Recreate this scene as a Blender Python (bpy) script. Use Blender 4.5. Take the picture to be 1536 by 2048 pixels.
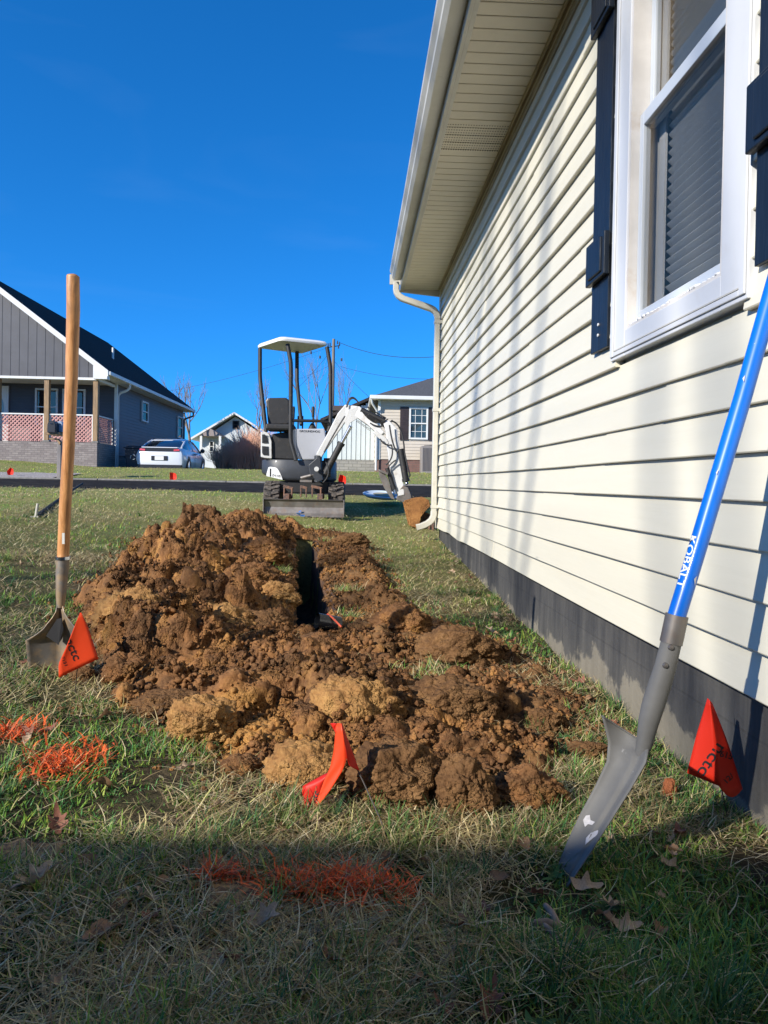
import bpy, math, random
import numpy as np
from mathutils import Vector, Matrix

for o in list(bpy.data.objects): bpy.data.objects.remove(o)
scn = bpy.context.scene
C = scn.collection
random.seed(7)
R_ = math.radians

# ---------------------------------------------------------------- camera
F = 1500.0                      # focal length in pixels of the 1536 wide frame
ROLL, PITCH, YAW = 0.018, 0.012, math.atan(62 / 1500.0)
SHY = 40.0                      # vertical shift (pixels)
CAMZ = 0.80
fwd = Vector((math.sin(YAW) * math.cos(PITCH), math.cos(YAW) * math.cos(PITCH), -math.sin(PITCH)))
right0 = Vector((math.cos(YAW), -math.sin(YAW), 0))
up0 = right0.cross(fwd)
rgt = right0 * math.cos(ROLL) + up0 * math.sin(ROLL)
upv = rgt.cross(fwd)
camd = bpy.data.cameras.new("camera"); cam = bpy.data.objects.new("camera", camd); C.objects.link(cam)
m3 = Matrix((rgt, upv, -fwd)).transposed()
cam.matrix_world = Matrix.Translation((0, 0, CAMZ)) @ m3.to_4x4()
camd.sensor_fit = 'HORIZONTAL'; camd.sensor_width = 36.0; camd.lens = 36.0 * F / 1536.0
camd.shift_y = -SHY / 1536.0
camd.clip_start = 0.02; camd.clip_end = 2000
scn.camera = cam
scn.render.resolution_x, scn.render.resolution_y = 768, 1024

# ---------------------------------------------------------------- light
SUN = Vector((1.0, 0.85, -0.66)).normalized()      # direction the light travels
w = bpy.data.worlds.new("World"); scn.world = w; w.use_nodes = True
nt = w.node_tree; nt.nodes.clear()
sky = nt.nodes.new('ShaderNodeTexSky'); sky.sky_type = 'NISHITA'; sky.sun_disc = False
sky.sun_elevation = math.asin(-SUN.z); sky.sun_rotation = math.atan2(-SUN.x, -SUN.y)
sky.altitude = 2500; sky.air_density = 1.0; sky.dust_density = 0.0; sky.ozone_density = 6.0
hs = nt.nodes.new('ShaderNodeHueSaturation'); hs.inputs['Saturation'].default_value = 1.2; hs.inputs['Hue'].default_value = 0.5
# faint high cirrus in the sky
tcn = nt.nodes.new('ShaderNodeTexCoord'); mpn = nt.nodes.new('ShaderNodeMapping')
mpn.inputs['Scale'].default_value = (1.2, 1.0, 5.0); mpn.inputs['Rotation'].default_value = (0.2, 0.25, 0)
cn = nt.nodes.new('ShaderNodeTexNoise'); cn.inputs['Scale'].default_value = 2.2; cn.inputs['Detail'].default_value = 9; cn.inputs['Distortion'].default_value = 0.9
cr = nt.nodes.new('ShaderNodeValToRGB'); cr.color_ramp.elements[0].position = 0.56; cr.color_ramp.elements[0].color = (0, 0, 0, 1)
cr.color_ramp.elements[1].position = 0.9; cr.color_ramp.elements[1].color = (0.025, 0.025, 0.025, 1)
mx = nt.nodes.new('ShaderNodeMixRGB'); mx.blend_type = 'MIX'; mx.inputs['Color2'].default_value = (5.0, 6.4, 8.0, 1)
bg = nt.nodes.new('ShaderNodeBackground'); bg.inputs['Strength'].default_value = 0.118
wo = nt.nodes.new('ShaderNodeOutputWorld')
smp = nt.nodes.new('ShaderNodeMapping'); smp.inputs['Location'].default_value = (0, 0, .13); nt.links.new(tcn.outputs['Generated'], smp.inputs[0]); nt.links.new(smp.outputs[0], sky.inputs[0])
nt.links.new(sky.outputs[0], hs.inputs['Color']); nt.links.new(tcn.outputs['Generated'], mpn.inputs[0]); nt.links.new(mpn.outputs[0], cn.inputs['Vector'])
nt.links.new(cn.outputs['Fac'], cr.inputs[0]); nt.links.new(cr.outputs[0], mx.inputs['Fac'])
tn_ = nt.nodes.new('ShaderNodeMixRGB'); tn_.blend_type = 'MULTIPLY'; tn_.inputs['Fac'].default_value = 1; tn_.inputs['Color2'].default_value = (1.0, 1.50, 1.56, 1)
nt.links.new(hs.outputs[0], tn_.inputs['Color1']); nt.links.new(tn_.outputs[0], mx.inputs['Color1']); gm_ = nt.nodes.new('ShaderNodeVectorMath'); gm_.operation = 'DOT_PRODUCT'; gm_.inputs[1].default_value = tuple(-SUN); nt.links.new(tcn.outputs['Generated'], gm_.inputs[0])
mr_ = nt.nodes.new('ShaderNodeMapRange'); mr_.inputs['From Min'].default_value = 0.0; mr_.inputs['From Max'].default_value = 1.0; nt.links.new(gm_.outputs['Value'], mr_.inputs['Value'])
pw_ = nt.nodes.new('ShaderNodeMath'); pw_.operation = 'POWER'; pw_.inputs[1].default_value = 2.2; nt.links.new(mr_.outputs[0], pw_.inputs[0])
au_ = nt.nodes.new('ShaderNodeMixRGB'); au_.blend_type = 'ADD'; au_.inputs['Color2'].default_value = (0.9, 0.85, 0.7, 1); nt.links.new(pw_.outputs[0], au_.inputs['Fac']); nt.links.new(mx.outputs[0], au_.inputs['Color1'])
nt.links.new(au_.outputs[0], bg.inputs['Color']); nt.links.new(bg.outputs[0], wo.inputs[0])
sd = bpy.data.lights.new("sun", 'SUN'); so = bpy.data.objects.new("sun", sd); C.objects.link(so)
sd.energy = 5.0; sd.angle = R_(0.53); sd.color = (1.0, 0.94, 0.84)
so.rotation_euler = SUN.to_track_quat('-Z', 'Y').to_euler()
scn.view_settings.view_transform = 'Standard'; scn.view_settings.look = 'None'
scn.view_settings.exposure = 0.62; scn.view_settings.gamma = 1.0
scn.cycles.max_bounces = 6; scn.cycles.transparent_max_bounces = 8

# ---------------------------------------------------------------- pixel -> world
def ray(px, py):
    return rgt * ((px - 768.0) / F) + upv * ((1024.0 - py - SHY) / F) + fwd
def at(px, py, Y):
    d = ray(px, py); t = Y / d.y
    return Vector((d.x * t, Y, CAMZ + d.z * t))

# ---------------------------------------------------------------- noise
def _h(ix, iy, iz, s):
    n = (ix * 374761393 + iy * 668265263 + iz * 2147483647 + s * 1274126177) & 0xFFFFFFFF
    n = ((n ^ (n >> 13)) * 1274126177) & 0xFFFFFFFF
    n = (n ^ (n >> 16)) & 0xFFFFFFFF
    n = (n * 2246822519) & 0xFFFFFFFF
    return ((n ^ (n >> 15)) & 0xFFFFFF) / float(0xFFFFFF)
def vn(x, y, z=0.0, s=0):
    x = np.asarray(x, float); y = np.asarray(y, float); z = np.asarray(z, float) + np.zeros_like(x)
    ix = np.floor(x).astype(np.int64); iy = np.floor(y).astype(np.int64); iz = np.floor(z).astype(np.int64)
    fx, fy, fz = x - ix, y - iy, z - iz
    u, v, w_ = [t * t * t * (t * (t * 6 - 15) + 10) for t in (fx, fy, fz)]
    r = 0
    for a in (0, 1):
        for b in (0, 1):
            for c in (0, 1):
                r = r + _h(ix + a, iy + b, iz + c, s) * (u if a else 1 - u) * (v if b else 1 - v) * (w_ if c else 1 - w_)
    return r * 2 - 1
def fbm(x, y, z=0.0, o=4, s=0):
    r = 0; a = 1.0; t = 0; f = 1.0
    for k in range(o):
        r = r + a * vn(x * f, y * f, np.asarray(z) * f + 17.3 * k, s + k); t += a; a *= 0.5; f *= 2.03
    return r / t
def cells2(x, y, s=0):
    """2-D cells: F1, F2, hash of the nearest cell, offset to its centre"""
    ix = np.floor(x).astype(np.int64); iy = np.floor(y).astype(np.int64)
    f1 = np.full(x.shape, 9.); f2 = np.full(x.shape, 9.); hh = np.zeros(x.shape); ox = np.zeros(x.shape); oy = np.zeros(x.shape)
    for a in (-1, 0, 1):
        for b in (-1, 0, 1):
            jx, jy = ix + a, iy + b
            dx = x - jx - _h(jx, jy, 1, s); dy = y - jy - _h(jx, jy, 2, s); d = np.hypot(dx, dy)
            k = d < f1; f2 = np.where(k, f1, np.minimum(f2, d)); hh = np.where(k, _h(jx, jy, 3, s), hh); ox = np.where(k, dx, ox); oy = np.where(k, dy, oy); f1 = np.where(k, d, f1)
    return f1, f2, hh, ox, oy
def chunks(x, y, s=0):
    """tilted, cracked clods: roughly 0..1"""
    f1, f2, h, ox, oy = cells2(x, y, s)
    a = h * 61.7 % 1.0 * 6.283
    t = (ox * np.cos(a) + oy * np.sin(a)) * 1.1 * (.4 + (h * 13.3 % 1.0))
    cr = np.clip((f2 - f1) / .30, 0, 1)
    return (.25 + .75 * h + t) * cr ** .55
def cells3(x, y, z, s=0):
    ix = np.floor(x).astype(np.int64); iy = np.floor(y).astype(np.int64); iz = np.floor(z).astype(np.int64); f1 = np.full(x.shape, 9.)
    for a in (-1, 0, 1):
        for b in (-1, 0, 1):
            for c in (-1, 0, 1):
                jx, jy, jz = ix + a, iy + b, iz + c
                d = (x - jx - _h(jx, jy, jz, s)) ** 2 + (y - jy - _h(jx, jy, jz, s + 1)) ** 2 + (z - jz - _h(jx, jy, jz, s + 2)) ** 2
                f1 = np.minimum(f1, d)
    return np.sqrt(f1)
def billow(x, y, z=0.0, o=3, s=0):
    r = 0; a = 1.0; t = 0; f = 1.0
    for k in range(o):
        r = r + a * np.minimum(1, np.abs(vn(x * f, y * f, np.asarray(z) * f + 7.7 * k, s + k)) * 1.6); t += a; a *= 0.5; f *= 2.1
    return r / t

# ---------------------------------------------------------------- terrain
_by = [-50, 0, 3.5, 5.0, 6.5, 8.5, 9.6, 11, 12.4, 18.0, 18.3, 21, 27, 45, 100, 500]
_bz = [0.0, 0.0, .02, .06, .12, .19, .30, .44, .575, .72, .76, .93, 1.18, 1.45, 2.2, 3.0]
def Gs(x, y):
    x = np.asarray(x, float); y = np.asarray(y, float)
    z = np.interp(y, _by, _bz)
    cs = 0.08 * (0.8 - np.clip(x, -3.0, 1.2)) * np.clip((13.0 - y) / 4.0, 0, 1)
    lf = np.clip((-9 - x) * .06, 0, .3) * np.clip((y - 19) / 6, 0, 1)
    return z + cs + lf
def G(x, y):
    z = Gs(x, y)
    near = np.clip((12.2 - np.asarray(y)) / 1.0, 0, 1)
    far = np.clip((np.asarray(y) - 18.6) / 1.5, 0, 1)
    return z + (0.018 * fbm(np.asarray(x) * 2.1, np.asarray(y) * 2.1, s=3) + .006 * fbm(np.asarray(x) * 9, np.asarray(y) * 9, s=9)) * np.maximum(near, far)
def ground_at(px, py, dz=0.0):
    d = ray(px, py)
    t = 0.5
    while t < 400:
        p = d * t; z = CAMZ + p.z
        if z <= float(Gs(p.x, p.y)) + dz: break
        t += 0.01 if t < 12 else 0.05
    return Vector((p.x, p.y, z))
TR = [(-.185, 3.5, .085), (-.25, 4.6, .085), (-.35, 5.8, .08), (-.45, 7.0, .075)]    # trench centre line x, y, half width
def trench_d(x, y):
    cx = np.interp(y, [t[1] for t in TR], [t[0] for t in TR]); hw = np.interp(y, [t[1] for t in TR], [t[2] for t in TR])
    ex = hw + .02 * vn(np.asarray(y) * 7, 0 * np.asarray(y), s=5) - np.abs(x - cx)
    ey = np.minimum(y - 3.45, 7.05 - y)
    return np.minimum(ex, ey)        # > 0 inside

# ---------------------------------------------------------------- object helpers
def tag(o, label=None, cat=None, group=None, kind=None):
    if label: o['label'] = label
    if cat: o['category'] = cat
    if group: o['group'] = group
    if kind: o['kind'] = kind
    return o
def thing(name, label, cat, loc=(0, 0, 0), rz=0, group=None):
    o = bpy.data.objects.new(name, None); C.objects.link(o); o.location = loc; o.rotation_euler = (0, 0, rz)
    o.empty_display_size = .1
    return tag(o, label, cat, group)
def link(name, me, m, parent=None, smooth=None, bevel=0, label=None):
    o = bpy.data.objects.new(name, me); C.objects.link(o)
    if m is not None:
        me.materials.clear(); me.materials.append(m)
    if parent is not None:
        o.parent = parent
        o.matrix_parent_inverse = Matrix.Identity(4)
        bm_ = Matrix.Identity(4); q = parent
        while q is not None:
            bm_ = Matrix.Translation(q.location) @ q.rotation_euler.to_matrix().to_4x4() @ bm_; q = q.parent
        o_inv = bm_.inverted()
        me.transform(o_inv)
    if smooth is not None:
        me.shade_smooth()
        if smooth < 179: me.set_sharp_from_angle(angle=R_(smooth))
    if bevel:
        b = o.modifiers.new('b', 'BEVEL'); b.width = bevel; b.segments = 2; b.limit_method = 'ANGLE'; b.angle_limit = R_(40)
    if label: o['label'] = label
    return o
class MB:
    """collects geometry in world coordinates"""
    def __init__(s): s.v = []; s.f = []
    def add(s, vs, fs):
        n = len(s.v); s.v += [tuple(p) for p in vs]; s.f += [tuple(i + n for i in f) for f in fs]; return s
    def box(s, c, d, rz=0, M=None):
        vs = [Vector((x * d[0] / 2, y * d[1] / 2, z * d[2] / 2)) for x in (-1, 1) for y in (-1, 1) for z in (-1, 1)]
        T = M if M is not None else Matrix.Rotation(rz, 3, 'Z')
        vs = [T @ p + Vector(c) for p in vs]
        return s.add(vs, [(0, 1, 3, 2), (4, 6, 7, 5), (0, 4, 5, 1), (2, 3, 7, 6), (0, 2, 6, 4), (1, 5, 7, 3)])
    def bx(s, x0, x1, y0, y1, z0, z1):
        return s.box(((x0 + x1) / 2, (y0 + y1) / 2, (z0 + z1) / 2), (abs(x1 - x0), abs(y1 - y0), abs(z1 - z0)))
    def tube(s, pts, rad, seg=8, cap=True):
        pts = [Vector(p) for p in pts]; n = len(pts)
        if not hasattr(rad, '__len__'): rad = [rad] * n
        ref = None; rings = []
        for i, p in enumerate(pts):
            d = (pts[min(i + 1, n - 1)] - pts[max(i - 1, 0)])
            d = d.normalized() if d.length > 1e-9 else Vector((0, 0, 1))
            if ref is None:
                ref = d.orthogonal().normalized()
            ref = (ref - d * ref.dot(d))
            ref = ref.normalized() if ref.length > 1e-6 else d.orthogonal().normalized()
            b = d.cross(ref)
            rings.append([p + (ref * math.cos(a) + b * math.sin(a)) * rad[i] for a in [2 * math.pi * k / seg for k in range(seg)]])
        return s.loft(rings, cap)
    def loft(s, rings, cap=True, closed=True):
        vs = [p for r in rings for p in r]; k = len(rings[0]); fs = []
        for i in range(len(rings) - 1):
            for j in range(k if closed else k - 1):
                a = i * k + j; b = i * k + (j + 1) % k
                fs.append((a, b, b + k, a + k))
        if cap and closed: fs.append(tuple(range(k))[::-1]); fs.append(tuple(range((len(rings) - 1) * k, len(rings) * k)))
        return s.add(vs, fs)
    def prism(s, poly, dvec):
        dvec = Vector(dvec); a = [Vector(p) for p in poly]
        return s.loft([a, [p + dvec for p in a]])
    def slab(s, pxs, Y, th):
        """outline given as pixels at distance Y, with real thickness th"""
        return s.prism([at(x, y, Y) for x, y in pxs], (0, th, 0))
    def quad(s, *p): return s.add(p, [tuple(range(len(p)))])
    def lathe(s, prof, c, seg=24, M=None):
        rings = []
        for r, z in prof:
            rings.append([Vector(c) + ((M or Matrix.Identity(3)) @ Vector((r * math.cos(a), r * math.sin(a), z))) for a in [2 * math.pi * k / seg for k in range(seg)]])
        return s.loft(rings)
    def build(s, name, m, parent=None, smooth=None, bevel=0, label=None):
        me = bpy.data.meshes.new(name); me.from_pydata(s.v, [], s.f)
        import bmesh
        b = bmesh.new(); b.from_mesh(me); bmesh.ops.recalc_face_normals(b, faces=b.faces); b.to_mesh(me); b.free()
        return link(name, me, m, parent, smooth, bevel, label)
def npmesh(name, V, Fq, col=None):
    V = np.asarray(V, np.float32); Fq = np.asarray(Fq, np.int32)
    me = bpy.data.meshes.new(name); k = Fq.shape[1]; n = len(Fq)
    me.vertices.add(len(V)); me.vertices.foreach_set('co', V.ravel())
    me.loops.add(n * k); me.loops.foreach_set('vertex_index', Fq.ravel())
    me.polygons.add(n); me.polygons.foreach_set('loop_start', np.arange(0, n * k, k, dtype=np.int32))
    try: me.polygons.foreach_set('loop_total', np.full(n, k, np.int32))
    except Exception: pass
    me.update(calc_edges=True)
    if col is not None:
        ca = me.color_attributes.new('col', 'FLOAT_COLOR', 'POINT')
        cc = np.ones((len(V), 4), np.float32); cc[:, :3] = col; ca.data.foreach_set('color', cc.ravel())
    return me
def gridmesh(name, X, Y, Z, col=None):
    ny, nx = X.shape
    V = np.stack([X, Y, Z], -1).reshape(-1, 3)
    i = np.arange(ny - 1)[:, None] * nx + np.arange(nx - 1)[None]
    Fq = np.stack([i, i + 1, i + nx + 1, i + nx], -1).reshape(-1, 4)
    return npmesh(name, V, Fq, col)
def text_mesh(txt, size, ext=.0006, bold=.012):
    cu = bpy.data.curves.new('t', 'FONT'); cu.body = txt; cu.size = size; cu.offset = bold * size; cu.extrude = ext
    cu.align_x = 'CENTER'; cu.align_y = 'CENTER'; cu.resolution_u = 3
    o = bpy.data.objects.new('t', cu); C.objects.link(o); bpy.context.view_layer.update()
    dg = bpy.context.evaluated_depsgraph_get()
    me = bpy.data.meshes.new_from_object(o.evaluated_get(dg))
    bpy.data.objects.remove(o); return me
def text(txt, size, pos, xdir, ydir, m, parent, name='lettering', off=.0015, bend=None):
    me = text_mesh(txt, size); X = Vector(xdir).normalized(); Z = X.cross(Vector(ydir)).normalized(); Yv = Z.cross(X)
    M = Matrix((X, Yv, Z)).transposed().to_4x4(); M.translation = Vector(pos) + Z * off
    if bend: 
        for v in me.vertices: v.co = bend(v.co)
    me.transform(M)
    return link(name, me, m, parent)

# ---------------------------------------------------------------- materials
def bvh_of(objs):
    from mathutils.bvhtree import BVHTree
    bpy.context.view_layer.update(); V = []; Fc = []
    for o in objs:
        n0 = len(V); V += [o.matrix_world @ v.co for v in o.data.vertices]; Fc += [[i + n0 for i in p.vertices] for p in o.data.polygons]
    return BVHTree.FromPolygons(V, Fc)
def decal(txt, objs, c, u, hpx, m, parent, name='lettering', off=.0012, stretch=1.0, flip=1, wpx=None, sub_=1):
    """lettering laid on the surface of objs: centre pixel c, running direction u in pixels"""
    me = text_mesh(txt, 1.0, 0.0)
    xs_ = [v.co.x for v in me.vertices]; ys_ = [v.co.y for v in me.vertices]; w_ = max(xs_) - min(xs_); h_ = max(ys_) - min(ys_); mxx = (max(xs_) + min(xs_)) / 2; myy = (max(ys_) + min(ys_)) / 2
    U = Vector(u).normalized(); W = Vector((U.y, -U.x)) * flip          # letter-up direction in pixel space
    sx = (wpx / w_) if wpx else hpx / h_ * stretch; sy = hpx / h_
    import bmesh as B_
    b = B_.new(); b.from_mesh(me)
    for _ in range(sub_): B_.ops.subdivide_edges(b, edges=b.edges, cuts=1, use_grid_fill=False)
    B_.ops.triangulate(b, faces=b.faces); b.to_mesh(me); b.free()
    T = bvh_of(objs); O = Vector((0, 0, CAMZ)); last = None
    for v in me.vertices:
        a, b2 = (v.co.x - mxx) * sx, (v.co.y - myy) * sy
        px, py = c[0] + U.x * a + W.x * b2, c[1] + U.y * a + W.y * b2
        d = ray(px, py).normalized(); h = T.ray_cast(O, d)
        if h[0] is None: v.co = last if last is not None else O + d * 3; continue
        n_ = h[1] if h[1].dot(d) < 0 else -h[1]
        v.co = h[0] + n_ * off; last = v.co.copy()
    return link(name, me, m, parent)

def mat(name, col, rough=.6, metal=0, var=.0, scale=8, bump=0, bscale=60, col2=None, ramp=(.4, .6), stretch=(1, 1, 1), spec=None, coat=0, attr=False, detail=6, trans=0, dirt=None):
    m = bpy.data.materials.new(name); m.use_nodes = True; n = m.node_tree.nodes; l = m.node_tree.links
    b = n['Principled BSDF']; b.inputs['Roughness'].default_value = rough; b.inputs['Metallic'].default_value = metal
    b.inputs['Base Color'].default_value = (*col, 1)
    if spec is not None: b.inputs['Specular IOR Level'].default_value = spec
    if coat: b.inputs['Coat Weight'].default_value = coat; b.inputs['Coat Roughness'].default_value = .08
    tc = n.new('ShaderNodeTexCoord'); mp = n.new('ShaderNodeMapping'); mp.inputs['Scale'].default_value = stretch
    l.new(tc.outputs['Object'], mp.inputs[0])
    out = None
    if attr:
        a = n.new('ShaderNodeAttribute'); a.attribute_name = 'col'; out = a.outputs['Color']
    if col2 is not None or var:
        t = n.new('ShaderNodeTexNoise'); t.inputs['Scale'].default_value = scale; t.inputs['Detail'].default_value = detail; t.inputs['Roughness'].default_value = .6
        l.new(mp.outputs[0], t.inputs['Vector'])
        r = n.new('ShaderNodeValToRGB'); r.color_ramp.elements[0].position = ramp[0]; r.color_ramp.elements[1].position = ramp[1]
        c2 = col2 if col2 is not None else tuple(c * (1 - var) for c in col)
        r.color_ramp.elements[0].color = (*c2, 1); r.color_ramp.elements[1].color = (*col, 1)
        l.new(t.outputs['Fac'], r.inputs[0]); out = r.outputs[0]
    if dirt is not None:      # (colour, scale, ramp0, ramp1, amount)
        t2 = n.new('ShaderNodeTexNoise'); t2.inputs['Scale'].default_value = dirt[1]; t2.inputs['Detail'].default_value = 9; t2.inputs['Roughness'].default_value = .65
        l.new(tc.outputs['Object'], t2.inputs['Vector'])
        r2 = n.new('ShaderNodeValToRGB'); r2.color_ramp.elements[0].position = dirt[2]; r2.color_ramp.elements[1].position = dirt[3]
        r2.color_ramp.elements[0].color = (0, 0, 0, 1); r2.color_ramp.elements[1].color = (dirt[4],) * 3 + (1,)
        l.new(t2.outputs['Fac'], r2.inputs[0])
        x = n.new('ShaderNodeMixRGB'); x.inputs['Color2'].default_value = (*dirt[0], 1); l.new(r2.outputs[0], x.inputs['Fac'])
        if out is not None: l.new(out, x.inputs['Color1'])
        else: x.inputs['Color1'].default_value = (*col, 1)
        out = x.outputs[0]
    if out is not None: l.new(out, b.inputs['Base Color'])
    if bump:
        t3 = n.new('ShaderNodeTexNoise'); t3.inputs['Scale'].default_value = bscale; t3.inputs['Detail'].default_value = 8
        l.new(mp.outputs[0], t3.inputs['Vector'])
        bp = n.new('ShaderNodeBump'); bp.inputs['Strength'].default_value = bump; bp.inputs['Distance'].default_value = .01
        l.new(t3.outputs['Fac'], bp.inputs['Height']); l.new(bp.outputs[0], b.inputs['Normal'])
    if trans:
        tr = n.new('ShaderNodeBsdfTranslucent'); ms = n.new('ShaderNodeMixShader'); ms.inputs[0].default_value = trans
        if out is not None: l.new(out, tr.inputs['Color'])
        else: tr.inputs['Color'].default_value = (*col, 1)
        l.new(b.outputs[0], ms.inputs[1]); l.new(tr.outputs[0], ms.inputs[2]); l.new(ms.outputs[0], n['Material Output'].inputs[0])
    return m
def glassmat(name, tint, alpha, rough=.02):
    m = bpy.data.materials.new(name); m.use_nodes = True; n = m.node_tree.nodes; l = m.node_tree.links; n.clear()
    g = n.new('ShaderNodeBsdfGlossy'); g.inputs['Roughness'].default_value = rough; g.inputs['Color'].default_value = (.60, .50, .38, 1)
    t = n.new('ShaderNodeBsdfTransparent'); t.inputs['Color'].default_value = (*tint, 1)
    lw = n.new('ShaderNodeLayerWeight'); lw.inputs['Blend'].default_value = .5
    f = n.new('ShaderNodeMath'); f.operation = 'POWER'; f.inputs[1].default_value = 5; l.new(lw.outputs['Facing'], f.inputs[0])
    ms = n.new('ShaderNodeMixShader'); mt = n.new('ShaderNodeMath'); mt.operation = 'MULTIPLY_ADD'; mt.inputs[1].default_value = .75; mt.inputs[2].default_value = alpha
    o = n.new('ShaderNodeOutputMaterial')
    l.new(f.outputs[0], mt.inputs[0]); l.new(mt.outputs[0], ms.inputs[0]); l.new(t.outputs[0], ms.inputs[1]); l.new(g.outputs[0], ms.inputs[2]); l.new(ms.outputs[0], o.inputs[0])
    return m
# ---------------------------------------------------------------- shared materials
M = {}
M['cream'] = mat('cream_vinyl', (.62, .588, .475), .42, var=.07, scale=3, bump=.12, bscale=30, stretch=(1, .08, 1), dirt=((.45, .43, .36), 2.2, .60, .85, .35))
M['soffit'] = mat('soffit_vinyl', (.66, .60, .47), .5, var=.1, scale=2, dirt=((.3, .27, .2), 5, .6, .8, .35))
M['gutter'] = mat('gutter_metal', (.52, .50, .43), .33, var=.12, scale=3, dirt=((.25, .22, .17), 6, .58, .8, .5))
M['white'] = mat('white_metal', (.58, .59, .60), .3, var=.04, scale=4, dirt=((.42, .36, .28), 3.5, .60, .8, .45))
M['reveal'] = mat('dirty_jamb', (.64, .61, .57), .55, var=.12, scale=6, dirt=((.42, .31, .21), 7, .56, .72, .55))
M['sash'] = mat('white_vinyl', (.54, .58, .62), .35)
M['navy'] = mat('navy_shutter_paint', (.010, .015, .024), .38, var=.3, scale=20, stretch=(1, 1, .15), bump=.25, bscale=40, spec=.25, dirt=((.12, .13, .14), 30, .72, .78, .6))
M['found'] = None
M['shingle'] = mat('dark_shingles', (.055, .050, .050), 1.0, spec=.05, var=.45, scale=18, bump=.6, bscale=60)
M['glass'] = glassmat('window_glass', (.86, .88, .9), .06)
M['screen'] = glassmat('insect_screen_glass', (.88, .89, .90), .02, .10)
M['blind'] = mat('blind_slats', (.75, .74, .70), .5)
M['inside'] = mat('dark_room', (.05, .05, .055), .9)
M['wood'] = None

def node_mat(name):
    m = bpy.data.materials.new(name); m.use_nodes = True
    return m, m.node_tree.nodes, m.node_tree.links, m.node_tree.nodes['Principled BSDF']
def ramp(n, l, src, stops):
    r = n.new('ShaderNodeValToRGB'); e = r.color_ramp.elements
    while len(e) < len(stops): e.new(.5)
    for i, (p, c) in enumerate(stops): e[i].position = p; e[i].color = (*c, 1) if len(c) == 3 else c
    l.new(src, r.inputs[0]); return r
def noise(n, l, vec, sc, det=8, ro=.6, dist=0):
    t = n.new('ShaderNodeTexNoise'); t.inputs['Scale'].default_value = sc; t.inputs['Detail'].default_value = det
    t.inputs['Roughness'].default_value = ro; t.inputs['Distortion'].default_value = dist
    if vec is not None: l.new(vec, t.inputs['Vector'])
    return t
def mixc(n, l, fac, a, b, bt='MIX'):
    x = n.new('ShaderNodeMixRGB'); x.blend_type = bt
    for s_, v in ((x.inputs['Fac'], fac), (x.inputs['Color1'], a), (x.inputs['Color2'], b)):
        if hasattr(v, 'is_linked'): l.new(v, s_)
        elif isinstance(v, (int, float)): s_.default_value = v
        else: s_.default_value = (*v, 1)
    return x.outputs[0]
def mapped(n, l, scale=(1, 1, 1), rot=(0, 0, 0)):
    tc = n.new('ShaderNodeTexCoord'); mp = n.new('ShaderNodeMapping'); mp.inputs['Scale'].default_value = scale; mp.inputs['Rotation'].default_value = rot
    l.new(tc.outputs['Object'], mp.inputs[0]); return mp.outputs[0]
def bumpn(n, l, h, b, st, dist=.01, prev=None):
    bp = n.new('ShaderNodeBump'); bp.inputs['Strength'].default_value = st; bp.inputs['Distance'].default_value = dist
    l.new(h, bp.inputs['Height'])
    if prev is not None: l.new(prev, bp.inputs['Normal'])
    l.new(bp.outputs[0], b.inputs['Normal']); return bp.outputs[0]

# foundation: dark painted block wall, tan stains toward the ground
m, n, l, b = node_mat('painted_block'); b.inputs['Roughness'].default_value = .8
v = mapped(n, l); sp = n.new('ShaderNodeSeparateXYZ'); l.new(v, sp.inputs[0])
n1 = noise(n, l, v, 3.2, 9, .65)
ad = n.new('ShaderNodeMath'); ad.operation = 'MULTIPLY_ADD'; ad.inputs[1].default_value = -1.5; ad.inputs[2].default_value = .60; l.new(sp.outputs['Z'], ad.inputs[0])
a2 = n.new('ShaderNodeMath'); a2.operation = 'MULTIPLY_ADD'; a2.inputs[1].default_value = .95; l.new(n1.outputs['Fac'], a2.inputs[0]); l.new(ad.outputs[0], a2.inputs[2])
r1 = ramp(n, l, a2.outputs[0], [(.74, (.028, .029, .032)), (.95, (.055, .054, .052)), (1.0, (.23, .205, .155))])
n2 = noise(n, l, mapped(n, l, (1, 1, .15)), 14, 8)
c = mixc(n, l, .35, r1.outputs[0], ramp(n, l, n2.outputs['Fac'], [(.35, (.022, .023, .026)), (.7, (.16, .15, .13))]).outputs[0])
br = n.new('ShaderNodeTexBrick'); mp = mapped(n, l, (1, 1, 1), (0, 0, 0)); cmb = n.new('ShaderNodeCombineXYZ')
l.new(sp.outputs['Y'], cmb.inputs[0]); l.new(sp.outputs['Z'], cmb.inputs[1]); l.new(cmb.outputs[0], br.inputs['Vector'])
br.inputs['Scale'].default_value = 1; br.inputs['Brick Width'].default_value = .4; br.inputs['Row Height'].default_value = .2; br.inputs['Mortar Size'].default_value = .005; br.inputs['Mortar Smooth'].default_value = .5
br.inputs['Color1'].default_value = br.inputs['Color2'].default_value = (1, 1, 1, 1); br.inputs['Mortar'].default_value = (.8, .8, .8, 1)
c = mixc(n, l, .7, c, br.outputs['Color'], 'MULTIPLY'); l.new(c, b.inputs['Base Color'])
p = bumpn(n, l, br.outputs['Color'], b, .4, .006); bumpn(n, l, noise(n, l, v, 45, 8).outputs['Fac'], b, .5, .006, p)
M['found'] = m

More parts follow.
